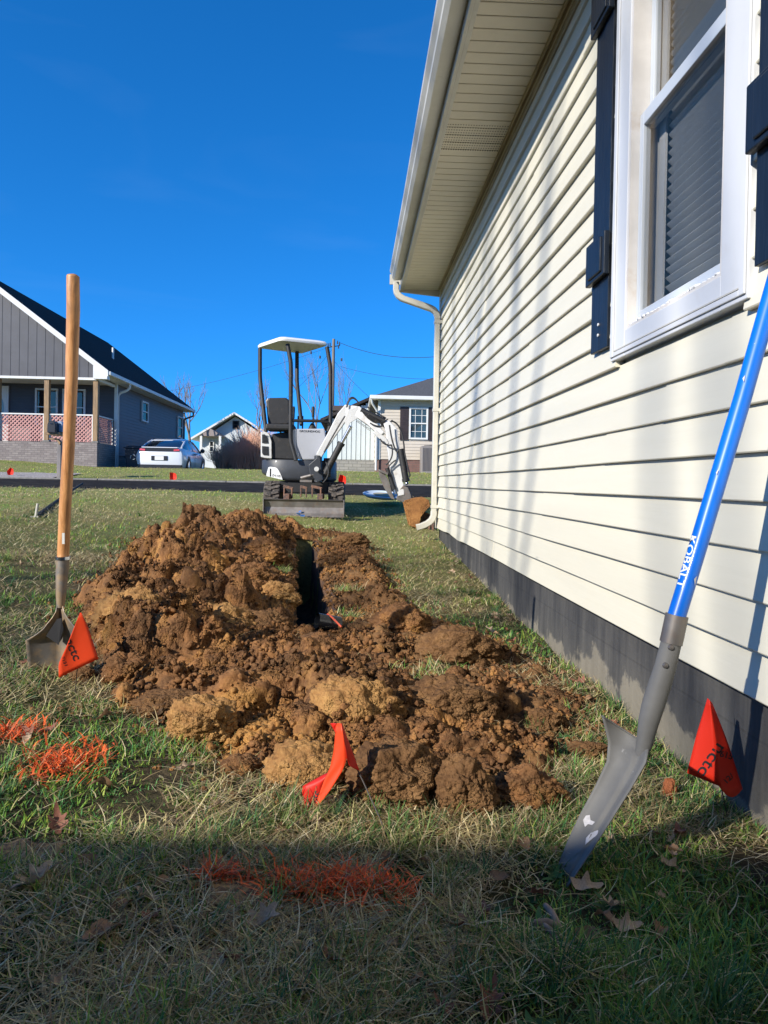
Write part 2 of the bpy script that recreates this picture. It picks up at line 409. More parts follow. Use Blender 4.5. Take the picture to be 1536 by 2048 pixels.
# wood of the shovel handle
m, n, l, b = node_mat('shovel_wood'); b.inputs['Roughness'].default_value = .45
v = mapped(n, l, (14, 14, .9)); t = noise(n, l, v, 6, 8, .6, .6)
c = ramp(n, l, t.outputs['Fac'], [(.3, (.30, .125, .040)), (.5, (.50, .235, .085)), (.7, (.62, .33, .14))]).outputs[0]
t2 = noise(n, l, mapped(n, l, (4, 4, 1.4)), 3, 9)
c = mixc(n, l, ramp(n, l, t2.outputs['Fac'], [(.52, (0, 0, 0)), (.7, (.8, .8, .8))]).outputs[0], c, (.24, .12, .055)); l.new(c, b.inputs['Base Color'])
bumpn(n, l, t.outputs['Fac'], b, .3, .003); M['wood'] = m

# ground soil and thatch
m, n, l, b = node_mat('lawn_soil'); b.inputs['Roughness'].default_value = .95; b.inputs['Specular IOR Level'].default_value = .15
v = mapped(n, l)
g1 = noise(n, l, v, 1.1, 9, .65); g2 = noise(n, l, v, 60, 6, .7); g3 = noise(n, l, v, 7, 9, .7)
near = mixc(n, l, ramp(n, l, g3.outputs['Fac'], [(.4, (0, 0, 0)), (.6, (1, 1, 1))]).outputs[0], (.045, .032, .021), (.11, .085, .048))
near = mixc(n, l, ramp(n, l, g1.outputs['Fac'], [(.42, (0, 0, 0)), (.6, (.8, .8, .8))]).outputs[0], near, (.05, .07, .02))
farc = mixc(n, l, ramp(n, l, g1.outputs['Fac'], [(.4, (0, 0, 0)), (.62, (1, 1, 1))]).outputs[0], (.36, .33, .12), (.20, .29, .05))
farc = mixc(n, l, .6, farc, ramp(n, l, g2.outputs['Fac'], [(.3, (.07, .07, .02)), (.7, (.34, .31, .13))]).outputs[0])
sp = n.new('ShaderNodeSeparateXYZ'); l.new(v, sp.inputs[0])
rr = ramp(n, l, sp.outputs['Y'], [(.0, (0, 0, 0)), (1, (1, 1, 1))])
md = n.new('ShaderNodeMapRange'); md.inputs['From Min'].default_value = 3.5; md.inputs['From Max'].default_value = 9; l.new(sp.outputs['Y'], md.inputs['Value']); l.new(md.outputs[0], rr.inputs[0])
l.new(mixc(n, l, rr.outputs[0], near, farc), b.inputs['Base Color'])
bumpn(n, l, g2.outputs['Fac'], b, .9, .03); M['soil'] = m

M['asphalt'] = mat('asphalt', (.028, .027, .027), 1.0, var=.5, scale=5, bump=.5, bscale=90, spec=.05, dirt=((.075, .065, .05), 2.0, .5, .75, .6))
M['concrete'] = mat('kerb_concrete', (.20, .19, .175), .85, var=.3, scale=12, bump=.3)
M['gravel'] = mat('gravel', (.42, .38, .35), .95, col2=(.16, .14, .13), scale=30, bump=1, bscale=50)

# ---------------------------------------------------------------- ground sheet
def spaced(segs):
    a = []
    for s0, s1, st in segs: a += list(np.arange(s0, s1, st))
    return np.array(a)
xs = spaced([(-500, -60, 40), (-60, -12, 4), (-12, -4, .4), (-4, -2.2, .05), (-2.2, 1.4, .024), (1.4, 4, .2), (4, 20, 1), (20, 60, 5), (60, 520, 40)])
ys = spaced([(-60, -4, 6), (-4, .6, .2), (.6, 7.4, .024), (7.4, 12.4, .07), (12.4, 19, .3), (19, 45, .5), (45, 120, 5), (120, 900, 40)])
Xg, Yg = np.meshgrid(xs, ys); Zg = G(Xg, Yg)
td = trench_d(Xg, Yg)
Zg = np.where(td > -.03, Zg - .62 * np.clip((td + .03) / .03, 0, 1), Zg)
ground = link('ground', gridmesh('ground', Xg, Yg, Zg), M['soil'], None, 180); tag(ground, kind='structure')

# trench lining: raw soil walls and floor just inside the cut
TLm = mat('trench_soil', (.10, .05, .026), .95, col2=(.03, .016, .010), scale=9, bump=.8, bscale=40)
tyy = np.linspace(3.36, 7.14, 110); rows_ = []
for y_ in tyy:
    cxx = np.interp(y_, [t[1] for t in TR], [t[0] for t in TR]); hw_ = np.interp(y_, [t[1] for t in TR], [t[2] for t in TR]) + .012; e_ = min(1, max(.02, (y_ - 3.36) / .08), max(.02, (7.14 - y_) / .08)); r_ = []
    for dx_, dz_ in [(-1.35, .02), (-1, -.0), (-.98, -.12), (-.95, -.26), (-.9, -.42), (-.8, -.56), (0, -.60), (.8, -.56), (.9, -.42), (.95, -.26), (.98, -.12), (1, 0), (1.35, .02)]:
        nn_ = .016 * float(vn(y_ * 9 + dz_ * 5, dz_ * 11 + dx_ * 3, s=111)); r_.append((cxx + dx_ * hw_ + nn_, y_, float(Gs(cxx, y_)) + dz_ * e_ + .004))
    rows_.append(r_)
tmb = MB(); tmb.loft(rows_, False, False); tro = tmb.build('trench', TLm, None, 180); tag(tro, kind='structure')

# road (a strip above the far end of the yard) with raised concrete edge on its far side
rx = spaced([(-60, -14, 4), (-14, 14, .4), (14, 60, 4)]); ry = np.array([12.35, 12.6, 13.2, 14, 15, 16, 17, 17.6, 17.9])
rx, ry = np.meshgrid(rx, ry); edge = np.where(ry < 12.5, .18 * vn(rx * 1.3, ry * 0, s=8), 0)
rz = Gs(rx, ry) + .03 + np.where(ry < 12.5, -.05, 0)
road = link('road', gridmesh('road', rx, ry + edge, rz), M['asphalt'], None, 180); tag(road, kind='structure')
k = MB()
for i in range(-16, 16):
    x0, x1 = i * 3.0, i * 3.0 + 2.99
    k.bx(x0, x1, 17.9, 18.15, .45, float(Gs(0, 18)) + .065)
kerb = k.build('kerb', M['concrete'], None, bevel=.02); tag(kerb, kind='structure')
dx, dy = np.meshgrid(np.linspace(-24, -7.2, 60), np.linspace(18.2, 20.2, 12))
dr = link('driveway', gridmesh('driveway', dx, dy, Gs(dx, dy) + .03 + .012 * vn(dx * 9, dy * 9)), M['gravel'], None, 180); tag(dr, kind='structure')

# ---------------------------------------------------------------- cream house beside the trench
XW = .96; ZB = .311; ZS = 2.99; LAP = .1152; YE = 8.45; Y0 = -2.6
WY0, WY1, WZ0, WZ1 = 1.75, 2.70, 1.255, 2.86      # outer window trim
house = thing('cream_house', 'cream vinyl sided house with dark shutters filling the right side', 'house', (XW + 3, 3, 0))
rng = np.random.RandomState(5)
sid = MB()
nl = int(math.ceil((ZS - ZB) / LAP))
for i in range(nl):
    z0 = ZB + i * LAP; z1 = min(z0 + LAP + .004, ZS)
    seams = sorted([(Y0 + .3 + ((i * 1.37 + (i % 2) * 1.9) % 3.66)) + k * 3.66 for k in range(0, 4)])
    segs = [Y0] + [s for s in seams if Y0 + .1 < s < YE - .1] + [YE]
    for a, (ya, yb) in enumerate(zip(segs[:-1], segs[1:])):
        spans = [(ya, yb)]
        if z0 < WZ1 - .03 and z1 > WZ0 + .03:
            spans = []
            if ya < WY0 + .03: spans.append((ya, min(yb, WY0 + .03)))
            if yb > WY1 - .03: spans.append((max(ya, WY1 - .03), yb))
        for (sa, sb) in spans:
            if sb - sa < .02: continue
            kk = max(2, int((sb - sa) / .12)); yy = np.linspace(sa - (.02 if a and sa == ya else 0), sb, kk)
            off = .0032 if a % 2 else 0
            wv = .0022 * vn(yy * 1.1, 0 * yy + i * 3.1, s=2) + .0009 * vn(yy * 4, 0 * yy + i, s=4)
            wz = .0022 * vn(yy * .8, 0 * yy + i * 1.7, s=6)
            if i == 0: wz = wz + .012 * np.exp(-((yy - 7.3) / .25) ** 2) - .01 * np.exp(-((yy - 6.6) / .2) ** 2)
            prof = [(.012, .000), (-.0195, .000), (-.0215, .003), (-.0202, .012), (-.004, z1 - z0)]
            rings = [[(XW + p_[0] - off + (wv[j] if q_ else 0), yy[j], z0 + p_[1] + wz[j]) for q_, p_ in enumerate(prof)] for j in range(len(yy))]
            sid.loft(rings, cap=True, closed=True)
sid.build('siding', M['cream'], house, 30)
# wall body behind the siding (with the window opening), foundation
wb = MB()
for (a, b_, c_, d_) in ((Y0, WY0 + .06, ZB, ZS), (WY1 - .06, YE - .02, ZB, ZS), (WY0 + .06, WY1 - .06, ZB, WZ0 + .06), (WY0 + .06, WY1 - .06, WZ1 - .06, ZS)):
    wb.bx(XW + .013, XW + .16, a, b_, c_ + .002, d_ + .06)
wb.bx(XW + .2, XW + 7, YE - .14, YE - .02, ZB, ZS + .05)
wb.build('wall', M['cream'], house)
fb = MB(); fb.bx(XW + .018, XW + .20, Y0, YE - .03, -.6, ZB + .001); fb.bx(XW + .2, XW + 7, YE - .2, YE - .03, -.6, ZB)
fb.build('foundation', M['found'], house)
cp = MB(); cp.bx(XW - .024, XW + .09, YE - .012, YE + .016, ZB - .01, ZS); cp.bx(XW - .024, XW + .004, YE - .085, YE - .013, ZB - .01, ZS)
cp.build('corner_post', M['cream'], house, bevel=.002)
# soffit panels, J channel, fascia
SX0 = .503
sf = MB(); step = .10
y = Y0
while y < YE + .02:
    y1 = min(y + step, YE + .02)
    k3 = 3 if abs(y - 4.6) > .16 else 1
    sf.bx(SX0 + .004, XW + .0, y + .004, y1 - .004, ZS - .004, ZS + .010)
    y = y1
sf.bx(SX0 + .004, XW, Y0, YE + .02, ZS + .0105, ZS + .02)
sf.build('soffit', M['soffit'], house, bevel=.003)
vt = MB(); vt.bx(SX0 + .03, XW - .03, 4.56, 4.9, ZS + .000, ZS + .001)
for yy in np.arange(4.56, 4.9, .034):
    for xx in np.arange(SX0 + .03, XW - .03, .016): vt.bx(xx, xx + .008, yy, yy + .009, ZS - .0052, ZS + .0005)
vt.build('soffit_vent', mat('vent_dark', (.22, .195, .15), .8), house)
jc = MB()
for (xa, za, wd, hg) in ((XW - .03, ZS - .022, .012, .018), (XW - .046, ZS - .028, .010, .024), (XW - .022, ZS - .085, .008, .012)):
    jc.bx(xa, xa + wd, Y0, YE - .09, za, za + hg)
jc.bx(XW - .016, XW - .005, Y0, YE - .09, ZS - .084, ZS - .028)
jc.build('frieze_channel', mat('stained_channel', (.42, .34, .20), .55, var=.35, scale=9, stretch=(1, .3, 1)), house, bevel=.002)
fa = MB(); fa.bx(SX0 - .016, SX0 + .003, Y0, YE + .05, ZS - .03, ZS + .16); fa.bx(SX0 + .004, SX0 + .03, Y0, YE + .02, ZS - .02, ZS - .006)
fa.build('fascia', M['gutter'], house, bevel=.003)
rb = MB()   # end return of the eave and gable triangle
rb.prism([(SX0 - .01, YE + .021, ZS - .03), (XW + .02, YE + .021, ZS - .075), (XW + .02, YE + .021, ZS + .35), (SX0 - .01, YE + .021, ZS + .16)], (0, .03, 0))
rb.build('eave_return', M['soffit'], house)
gx = SX0 - .018
gp = [(gx, ZS + .135), (gx, ZS + .022), (gx - .075, ZS + .018), (gx - .098, ZS + .045), (gx - .100, ZS + .075), (gx - .122, ZS + .105), (gx - .124, ZS + .130), (gx - .112, ZS + .134), (gx - .110, ZS + .126), (gx - .116, ZS + .122), (gx - .095, ZS + .075), (gx - .092, ZS + .048), (gx - .073, ZS + .024), (gx - .004, ZS + .027), (gx - .004, ZS + .135)]
gt = MB(); yy = np.arange(Y0, 8.36, .4)
gt.loft([[(p_[0] + .002 * math.sin(y_ * 1.3), y_, p_[1] + .003 * math.sin(y_ * .9 + 1)) for p_ in gp] for y_ in yy])
gt.bx(gx - .118, gx - .001, 8.355, 8.372, ZS + .02, ZS + .13)
gt.build('gutter', M['gutter'], house, 25)
rf = MB(); rf.prism([(gx - .10, Y0, ZS + .150), (gx - .10, Y0, ZS + .162), (XW + 4, Y0, ZS + 2.162), (XW + 4, Y0, ZS + 2.15)], (0, YE + .1 - Y0, 0))
rf.build('roof', M['shingle'], house)
# downspout: drop outlet, elbow back to the wall, straight run, kick-out
ds = thing('downspout', None, None); bpy.data.objects.remove(ds)
def rect_tube(mb, pts, wx, wy, ribs=False):
    rings = []
    P = [Vector(p_) for p_ in pts]
    for i, p_ in enumerate(P):
        d = (P[min(i + 1, len(P) - 1)] - P[max(i - 1, 0)]).normalized()
        a = Vector((0, 1, 0)); c_ = d.cross(a).normalized()
        s_ = 1 + (.06 if ribs and i % 2 else 0)
        q = []
        for (ux, uy) in ((-1, -.75), (-.75, -1), (.75, -1), (1, -.75), (1, .75), (.75, 1), (-.75, 1), (-1, .75)):
            q.append(p_ + c_ * (ux * wx / 2 * s_) + a * (uy * wy / 2 * s_))
        rings.append(q)
    mb.loft(rings)
def arc(p0, p1, p2, k=6):
    p0, p1, p2 = Vector(p0), Vector(p1), Vector(p2)
    return [(1 - t) ** 2 * p0 + 2 * t * (1 - t) * p1 + t * t * p2 for t in [i / k for i in range(k + 1)]]
d = MB(); yd = 8.28; xw = XW - .062
ox = gx - .05
pts = [(ox, yd, ZS + .02), (ox, yd, ZS - .05)] + arc((ox, yd, ZS - .06), (ox + .01, yd, ZS - .13), (ox + .09, yd, ZS - .16), 6)
pts += arc((xw - .1, yd, ZS - .245), (xw, yd, ZS - .27), (xw, yd, ZS - .37), 6)
rect_tube(d, pts, .062, .075, True)
rect_tube(d, [(xw, yd, ZS - .34), (xw, yd, .47)], .058, .072)
rect_tube(d, [(xw, yd, .50)] + arc((xw, yd, .47), (xw, yd, .36), (xw - .19, yd - .03, .315), 8), .066, .08, True)
dn = d.build('downspout', M['gutter'], house, 35)
for z in (ZS - .42, 1.6, .53):
    st = MB(); st.bx(xw - .034, xw + .058, yd - .042, yd + .042, z, z + .035); st.build('downspout_strap', M['gutter'], dn, bevel=.002)

# window
win = MB(); tw = .15; XF = .928
def frame(mb, x0, x1, ya, yb, za, zb, wy, wb_, wt):
    mb.bx(x0, x1, ya, ya + wy, za, zb); mb.bx(x0, x1, yb - wy, yb, za, zb)
    mb.bx(x0 + .0006, x1, ya + wy, yb - wy, za, za + wb_); mb.bx(x0 + .0006, x1, ya + wy, yb - wy, zb - wt, zb)
frame(win, XF, XW + .05, WY0, WY1, WZ0, WZ1, .135, .09, .09)
frame(win, XF - .006, XF - .0002, WY0 + .006, WY1 - .006, WZ0 + .012, WZ1 - .01, .028, .016, .02)
wo_ = win.build('window', M['white'], house, bevel=.004)
tr = MB(); tr.bx(XF - .004, XF - .0003, WY0 + .036, WY1 - .036, WZ0 + .030, WZ0 + .034); tr.build('trim_lip', M['gutter'], wo_)
iy0, iy1, iz0, iz1 = WY0 + .135, WY1 - .135, WZ0 + .09, WZ1 - .09
rv = MB(); frame(rv, XF + .004, XW + .10, iy0 + .0005, iy1 - .0005, iz0 + .0005, iz1 - .0005, .012, .010, .012)
rv.build('jamb', M['reveal'], wo_)
ck = MB()
for k in range(46):
    yk = iy0 + .03 + (iy1 - iy0 - .05) * k / 46
    if 1:
        ck.box((XF + .014 + .012 * rng.rand(), yk, iz0 + .013), (.012 + .012 * rng.rand(), .022, .005 + .005 * rng.rand()), .4 * rng.rand())
ck.build('peeling_caulk', mat('caulk', (.8, .78, .74), .7), wo_, 180)
jy0, jy1, jz0, jz1 = iy0 + .0125, iy1 - .0125, iz0 + .0105, iz1 - .0125
ZM = 2.055
sa = MB(); frame(sa, XF + .034, XF + .062, jy0, jy1, jz0, ZM + .02, .032, .045, .045)
so1 = sa.build('lower_sash', M['sash'], wo_, bevel=.003)
g = MB(); g.bx(XF + .044, XF + .047, jy0 + .03, jy1 - .03, jz0 + .04, ZM - .02); g.build('insect_screen', M['screen'], so1)
sb = MB(); frame(sb, XF + .066, XF + .090, jy0, jy1, ZM - .02, jz1, .032, .040, .04)
so2 = sb.build('upper_sash', M['sash'], wo_, bevel=.003)
g = MB(); g.bx(XF + .074, XF + .077, jy0 + .03, jy1 - .03, ZM + .02, jz1 - .035); g.build('glass_pane', M['glass'], so2)
# interior stiles, blinds and the dark room behind
it = MB(); frame(it, XF + .095, XF + .103, jy0 + .02, jy1 - .02, jz0, jz1, .05, .05, .05)
it.build('inner_frame', mat('inner_white', (.55, .53, .50), .5), wo_)
bl = MB(); zz = jz0 + .02
while zz < jz1:
    T = Matrix.Rotation(R_(40), 3, 'Y'); bl.box((XF + .118, (jy0 + jy1) / 2 - .02, zz), (.028, jy1 - jy0 - .09, .0016), M=T); zz += .030
bl.build('blinds', M['blind'], wo_)
rm = MB(); rm.bx(XF + .5, XF + .52, jy0 - .1, jy1 + .1, jz0 - .1, jz1 + .1); rm.bx(XF + .2, XF + .5, jy1 + .1, jy1 + .12, jz0 - .1, jz1 + .1); rm.bx(XF + .2, XF + .5, jy0 - .12, jy0 - .1, jz0 - .1, jz1 + .1)
rm.build('room_wall', M['inside'], wo_)
# shutters: board pair with battens
def shutter(ya, yb, zb):
    s_ = MB(); wd = (yb - ya) / 2
    s_.bx(.925, XW - .019, ya, ya + wd - .002, zb, 2.92); s_.bx(.927, XW - .019, ya + wd + .002, yb, zb + .002, 2.921)
    so_ = s_.build('shutter', M['navy'], house, bevel=.002)
    for z in (zb + .27, 2.56):
        t = MB(); t.box((.914, (ya + yb) / 2, z + .075), (.0225, yb - ya + .02, .16))
        t.box((.9015, (ya + yb) / 2 - .01, z + .075), (.0125, yb - ya - .05, .13))
        t.build('batten', M['navy'], so_, bevel=.004)
    for z in (zb + .06, zb + .10):
        q = MB(); q.lathe([(.0001, 0), (.006, 0), (.006, .004), (.0001, .005)], (.9246, (ya + yb) / 2, z), 10, Matrix.Rotation(R_(-90), 3, 'Y'))
        q.build('screw', M['white'], so_)
shutter(2.735, 2.93, 1.318); shutter(1.50, 1.722, 1.318)

# the wing of the same house behind the photographer: its eave throws the shade on the near grass
wg = MB(); wg.bx(-9.5, XW + .0, -6.0, -2.62, ZB, ZS - .01); wg.build('wing_wall', M['cream'], house)
wf = MB(); wf.bx(-9.48, XW - .02, -5.98, -2.64, -.6, ZB - .001); wf.build('wing_foundation', M['found'], house)
YV = -2.42
we = MB(); we.prism([(-10, YV, ZS + .0), (-10, YV, ZS + .13), (-10, -4.4, ZS + 1.2), (-10, -6.4, ZS + .1), (-10, -6.4, ZS)], (10.3, 0, 0)); we.build('wing_roof', M['shingle'], house)
# ---------------------------------------------------------------- dirt
m, n, l, b = node_mat('dug_clay'); b.inputs['Roughness'].default_value = .95; b.inputs['Specular IOR Level'].default_value = .12
v = mapped(n, l)
q1 = noise(n, l, v, 3.3, 7, .62, .5); q2 = noise(n, l, v, 13, 8, .65); q3 = noise(n, l, v, 90, 6, .7)
base = ramp(n, l, q1.outputs['Fac'], [(.39, (.045, .021, .012)), (.48, (.14, .062, .026)), (.56, (.25, .108, .038)), (.65, (.54, .27, .070))]).outputs[0]
fine = ramp(n, l, q2.outputs['Fac'], [(.42, (.035, .017, .010)), (.52, (.17, .076, .030)), (.64, (.46, .235, .07))]).outputs[0]
c = mixc(n, l, .38, base, fine)
c = mixc(n, l, .28, c, ramp(n, l, q3.outputs['Fac'], [(.35, (.06, .032, .018)), (.65, (.36, .21, .095))]).outputs[0])
l.new(c, b.inputs['Base Color'])
wv = n.new('ShaderNodeVectorMath'); wv.operation = 'MULTIPLY_ADD'; nz = noise(n, l, v, 40, 3); l.new(nz.outputs['Color'], wv.inputs[0]); wv.inputs[1].default_value = (.02, .02, .02); l.new(v, wv.inputs[2])
p = None
mk_ = noise(n, l, v, 6, 4); mk2 = n.new('ShaderNodeMapRange'); mk2.inputs['From Min'].default_value = .42; mk2.inputs['From Max'].default_value = .56; mk2.inputs['To Min'].default_value = .15; l.new(mk_.outputs['Fac'], mk2.inputs['Value'])
for sc_, st_, di_ in ((70, 1.0, .012), (150, .9, .006)):
    vo = n.new('ShaderNodeTexVoronoi'); vo.inputs['Scale'].default_value = sc_; l.new(wv.outputs[0], vo.inputs['Vector'])
    iv = n.new('ShaderNodeMath'); iv.operation = 'SUBTRACT'; iv.inputs[0].default_value = 1; l.new(vo.outputs['Distance'], iv.inputs[1]); p = bumpn(n, l, iv.outputs[0], b, st_, di_, p); l.new(mk2.outputs[0], p.node.inputs['Strength'])
bumpn(n, l, noise(n, l, v, 320, 4, .8).outputs['Fac'], b, .6, .003, p)
M['clay'] = m
def claym(name, a, b_, c_):
    m = M['clay'].copy(); m.name = name
    rs = [x for x in m.node_tree.nodes if x.type == 'VALTORGB']
    cols = (a, b_, c_)
    for r in rs:
        e = r.color_ramp.elements; k = len(e)
        for i in range(k):
            t = i / (k - 1) * 2; j = min(int(t), 1); f_ = t - j
            e[i].color = tuple(cols[j][q] * (1 - f_) + cols[j + 1][q] * f_ for q in range(3)) + (1,)
    return m
M['ochre'] = claym('ochre_clay', (.16, .075, .03), (.34, .18, .065), (.50, .30, .11))
M['topsoil'] = claym('dark_topsoil', (.055, .027, .014), (.15, .077, .033), (.28, .16, .07))

def poly_d(x, y, pts):
    """distance to polyline, with interpolated width & height"""
    best = np.full(x.shape, 1e9); wd = np.zeros(x.shape); ht = np.zeros(x.shape)
    for (x0, y0, w0, h0), (x1, y1, w1, h1) in zip(pts[:-1], pts[1:]):
        dx, dy = x1 - x0, y1 - y0
        t = np.clip(((x - x0) * dx + (y - y0) * dy) / (dx * dx + dy * dy), 0, 1)
        W = w0 + (w1 - w0) * t; d = np.hypot(x - x0 - dx * t, y - y0 - dy * t) / W
        k = d < best; best = np.where(k, d, best); ht = np.where(k, h0 + (h1 - h0) * t, ht)
    return best, ht
RIDGES = [
    [(-.62, 2.35, .34, .11), (-.80, 3.0, .44, .20), (-.93, 3.8, .54, .22), (-1.0, 4.8, .54, .25), (-1.08, 5.9, .54, .28), (-1.08, 6.8, .46, .26), (-.85, 7.7, .4, .12)],
    [(-.55, 2.75, .42, .16), (-.15, 2.45, .40, .17), (.25, 2.2, .30, .12), (.55, 2.15, .22, .07)],
    [(-.05, 2.05, .20, .10), (.22, 2.0, .22, .12)],
    [(.95, 2.75, .22, .02), (.62, 3.0, .26, .06), (.42, 3.5, .20, .10), (.24, 4.1, .19, .12), (.13, 4.9, .18, .11), (.02, 5.9, .18, .11), (-.06, 6.9, .2, .10), (.05, 7.6, .2, .05)],
    [(-.25, 3.2, .16, .04), (.15, 3.25, .2, .09)],
    [(-.62, 3.5, .28, .18), (-.70, 4.6, .28, .20), (-.80, 5.8, .28, .24), (-.88, 7.0, .28, .22)],
]
_rs = np.random.RandomState(11)
CL = []
def inpile(x, y):
    return max((1 - poly_d(np.array([x]), np.array([y]), r)[0][0]) for r in RIDGES)
while len(CL) < 90:
    x, y = _rs.uniform(-1.8, 1.3), _rs.uniform(1.7, 8.3); e = inpile(x, y)
    if e > -.06 and float(trench_d(x, y)) < -.03:
        r = _rs.uniform(.035, .13) * (.8 if y < 2.6 else 1); CL.append((x, y, r, r * _rs.uniform(.45, .9), _rs.rand() * 6.28, _rs.uniform(.65, 1)))
_ol = [(742, 1092), (785, 1160), (862, 1240), (990, 1275), (1075, 1325), (1165, 1380), (1215, 1440), (1160, 1495), (1120, 1540), (1140, 1600), (1010, 1640), (890, 1652), (760, 1652), (690, 1612), (560, 1582), (440, 1535), (325, 1505), (300, 1440), (165, 1425), (205, 1390), (168, 1300), (140, 1228), (205, 1150), (268, 1080)]
OUT = [ground_at(*p_)[:2] for p_ in _ol] + [(-1.72, 7.0), (-1.45, 7.7), (-.8, 8.1), (.0, 7.9)]
def sdist(x, y):
    """signed distance to the outline of the diggings, > 0 inside"""
    ins = np.zeros(x.shape, bool); dm = np.full(x.shape, 1e9)
    for (x0, y0), (x1, y1) in zip(OUT, OUT[1:] + OUT[:1]):
        dx, dy = x1 - x0, y1 - y0
        t = np.clip(((x - x0) * dx + (y - y0) * dy) / (dx * dx + dy * dy + 1e-12), 0, 1)
        dm = np.minimum(dm, np.hypot(x - x0 - dx * t, y - y0 - dy * t))
        c_ = ((y0 > y) != (y1 > y)) & (x < dx * (y - y0) / (dy + 1e-12) + x0); ins ^= c_
    return np.where(ins, dm, -dm)
def P(x, y):
    x0_ = np.asarray(x, float); y0_ = np.asarray(y, float)
    x = x0_ + .035 * vn(x0_ * 6, y0_ * 6, s=101) + .016 * vn(x0_ * 17, y0_ * 17, s=103)
    y = y0_ + .035 * vn(x0_ * 6, y0_ * 6, s=102) + .016 * vn(x0_ * 17, y0_ * 17, s=104)
    sd_ = sdist(x, y); m_ = np.clip(sd_ / .16, 0, 1); m_ = m_ * (2 - m_)
    h = np.full(x.shape, .05)
    for r in RIDGES:
        d, ht = poly_d(x, y, r)
        h = np.maximum(h, ht * (1 - np.clip(d, 0, 1) ** 2.2))
    amp = np.clip(h / .18, .5, 1.35)
    h = h * .66 + amp * (.075 * (chunks(x * 2.9, y * 2.9, 19) - .5) + .070 * (chunks(x * 5.2, y * 5.2, 21) - .45) + .036 * (chunks(x * 10.5, y * 10.5, 31) - .4) + .05 * fbm(x * 2.3, y * 2.3, o=2, s=23))
    bm = np.zeros(x.shape); bmod = .35 + 1.0 * chunks(x * 14, y * 14, 33)
    for (cx, cy, r, hh, a, el) in CL:
        kx = (np.abs(x - cx) < r * 1.6) & (np.abs(y - cy) < r * 1.6)
        if not kx.any(): continue
        xx, yy = x[kx], y[kx]
        ux = (xx - cx) * math.cos(a) + (yy - cy) * math.sin(a); uy = (-(xx - cx) * math.sin(a) + (yy - cy) * math.cos(a)) / el
        d2 = (ux * ux + uy * uy) / (r * r)
        bm[kx] = np.maximum(bm[kx], hh * np.clip(1 - d2, 0, 1) ** .65 * (1 + .5 * ux / r) * bmod[kx] * .9)
    rt = np.clip((x - np.interp(y, [1.5, 2.4, 3.2, 4], [.75, .45, .30, .1])) / .25, 0, 1)
    h = h * (1 - .5 * rt)
    lo = 1 - .4 * ((x > np.interp(y, [0, 2.9, 3.4, 8], [9, 9, -.17, -.42])) & (y > 3.4)) * 1.0
    h = np.clip(h, -.02, 1) * (.4 + .6 * lo); pit = 1 - .85 * np.exp(-((x0_ + .13) / .13) ** 2 - ((y0_ - 3.22) / .26) ** 2); h = h * pit; bm = bm * pit; h = (h + bm * .75 * (.35 + .65 * lo)) * m_ - .03 * (1 - m_) - .05 * (sd_ < 0)
    t = trench_d(x0_, y0_)
    h = np.where(t > -.06, h * np.clip(-t / .06, 0, 1) + .012, h)
    h = np.where(t > 0, -.5, h)
    return h
def dirt_patch(name, x0, x1, y0, y1, st, cond, label):
    yl = [y0]
    while yl[-1] < y1: yl.append(yl[-1] + st * (.62 + .16 * max(0, yl[-1] - 2)))
    yl = np.array(yl); xl = np.arange(x0, x1, st * .8)
    X_, Y_ = np.meshgrid(xl, yl)
    Pz = P(X_, Y_)
    Z_ = Gs(X_, Y_) + Pz
    Z_ = np.where(Pz < .0, Gs(X_, Y_) - .06 + np.maximum(Pz, -.6) * 1.0, Z_)
    # normals, then push the crumbly lumps outward
    gy, gx_ = np.gradient(Z_, yl, xl); N = np.stack([-gx_, -gy, np.ones_like(Z_)], -1); N /= np.linalg.norm(N, axis=-1, keepdims=True)
    wx, wy = X_ + .012 * vn(X_ * 30, Y_ * 30, Z_ * 30, 43), Y_ + .012 * vn(X_ * 30, Y_ * 30, Z_ * 30, 44)
    cl = (.028 * fbm(X_ * 8, Y_ * 8, Z_ * 8, 4, 41) + .026 * (.55 - cells3(wx * 17, wy * 17, Z_ * 17, 51)) + .018 * np.clip(vn(X_ * 5, Y_ * 5, Z_ * 5, 47) * 1.5 + .8, .15, 1.2) * (.5 - cells3(wx * 38, wy * 38, Z_ * 38, 55)) + .006 * (billow(X_ * 52, Y_ * 52, Z_ * 52, 2, 61) - .3) + .005 * (billow(X_ * 120, Y_ * 120, Z_ * 120, 1, 67) - .3) - .03 * np.clip(vn(X_ * 13, Y_ * 13, Z_ * 13, 65) - .45, 0, 1))
    cl = cl * np.clip((Pz + .02) / .06, 0, 1)
    V = np.stack([X_, Y_, Z_], -1) + N * cl[..., None]
    me = gridmesh(name, V[..., 0], V[..., 1], V[..., 2])
    import bmesh
    keep = cond(X_, Y_, Pz)
    bmx = bmesh.new(); bmx.from_mesh(me); bmx.verts.ensure_lookup_table()
    kf = keep.ravel(); bmesh.ops.delete(bmx, geom=[q for i, q in enumerate(bmx.verts) if not kf[i]], context='VERTS'); bmx.to_mesh(me); bmx.free()
    o = link(name, me, M['clay'], None, 180)
    return o
side = lambda X_, Y_: X_ > np.interp(Y_, [0, 2.2, 2.6, 3.45, 7.05, 9], [.9, .75, .45, -.17, -.42, -.42])
o1 = dirt_patch('dirt_pile', -1.95, .95, 1.62, 8.4, .0105, lambda X_, Y_, p_: (p_ > -.075) & ~side(X_, Y_), '')
tag(o1, 'large brown and ochre heap of dug clay left of the trench', 'dirt pile')
o2 = dirt_patch('dirt_pile', -.6, 1.35, 2.2, 8.2, .0115, lambda X_, Y_, p_: (p_ > -.075) & side(X_, Y_), '')
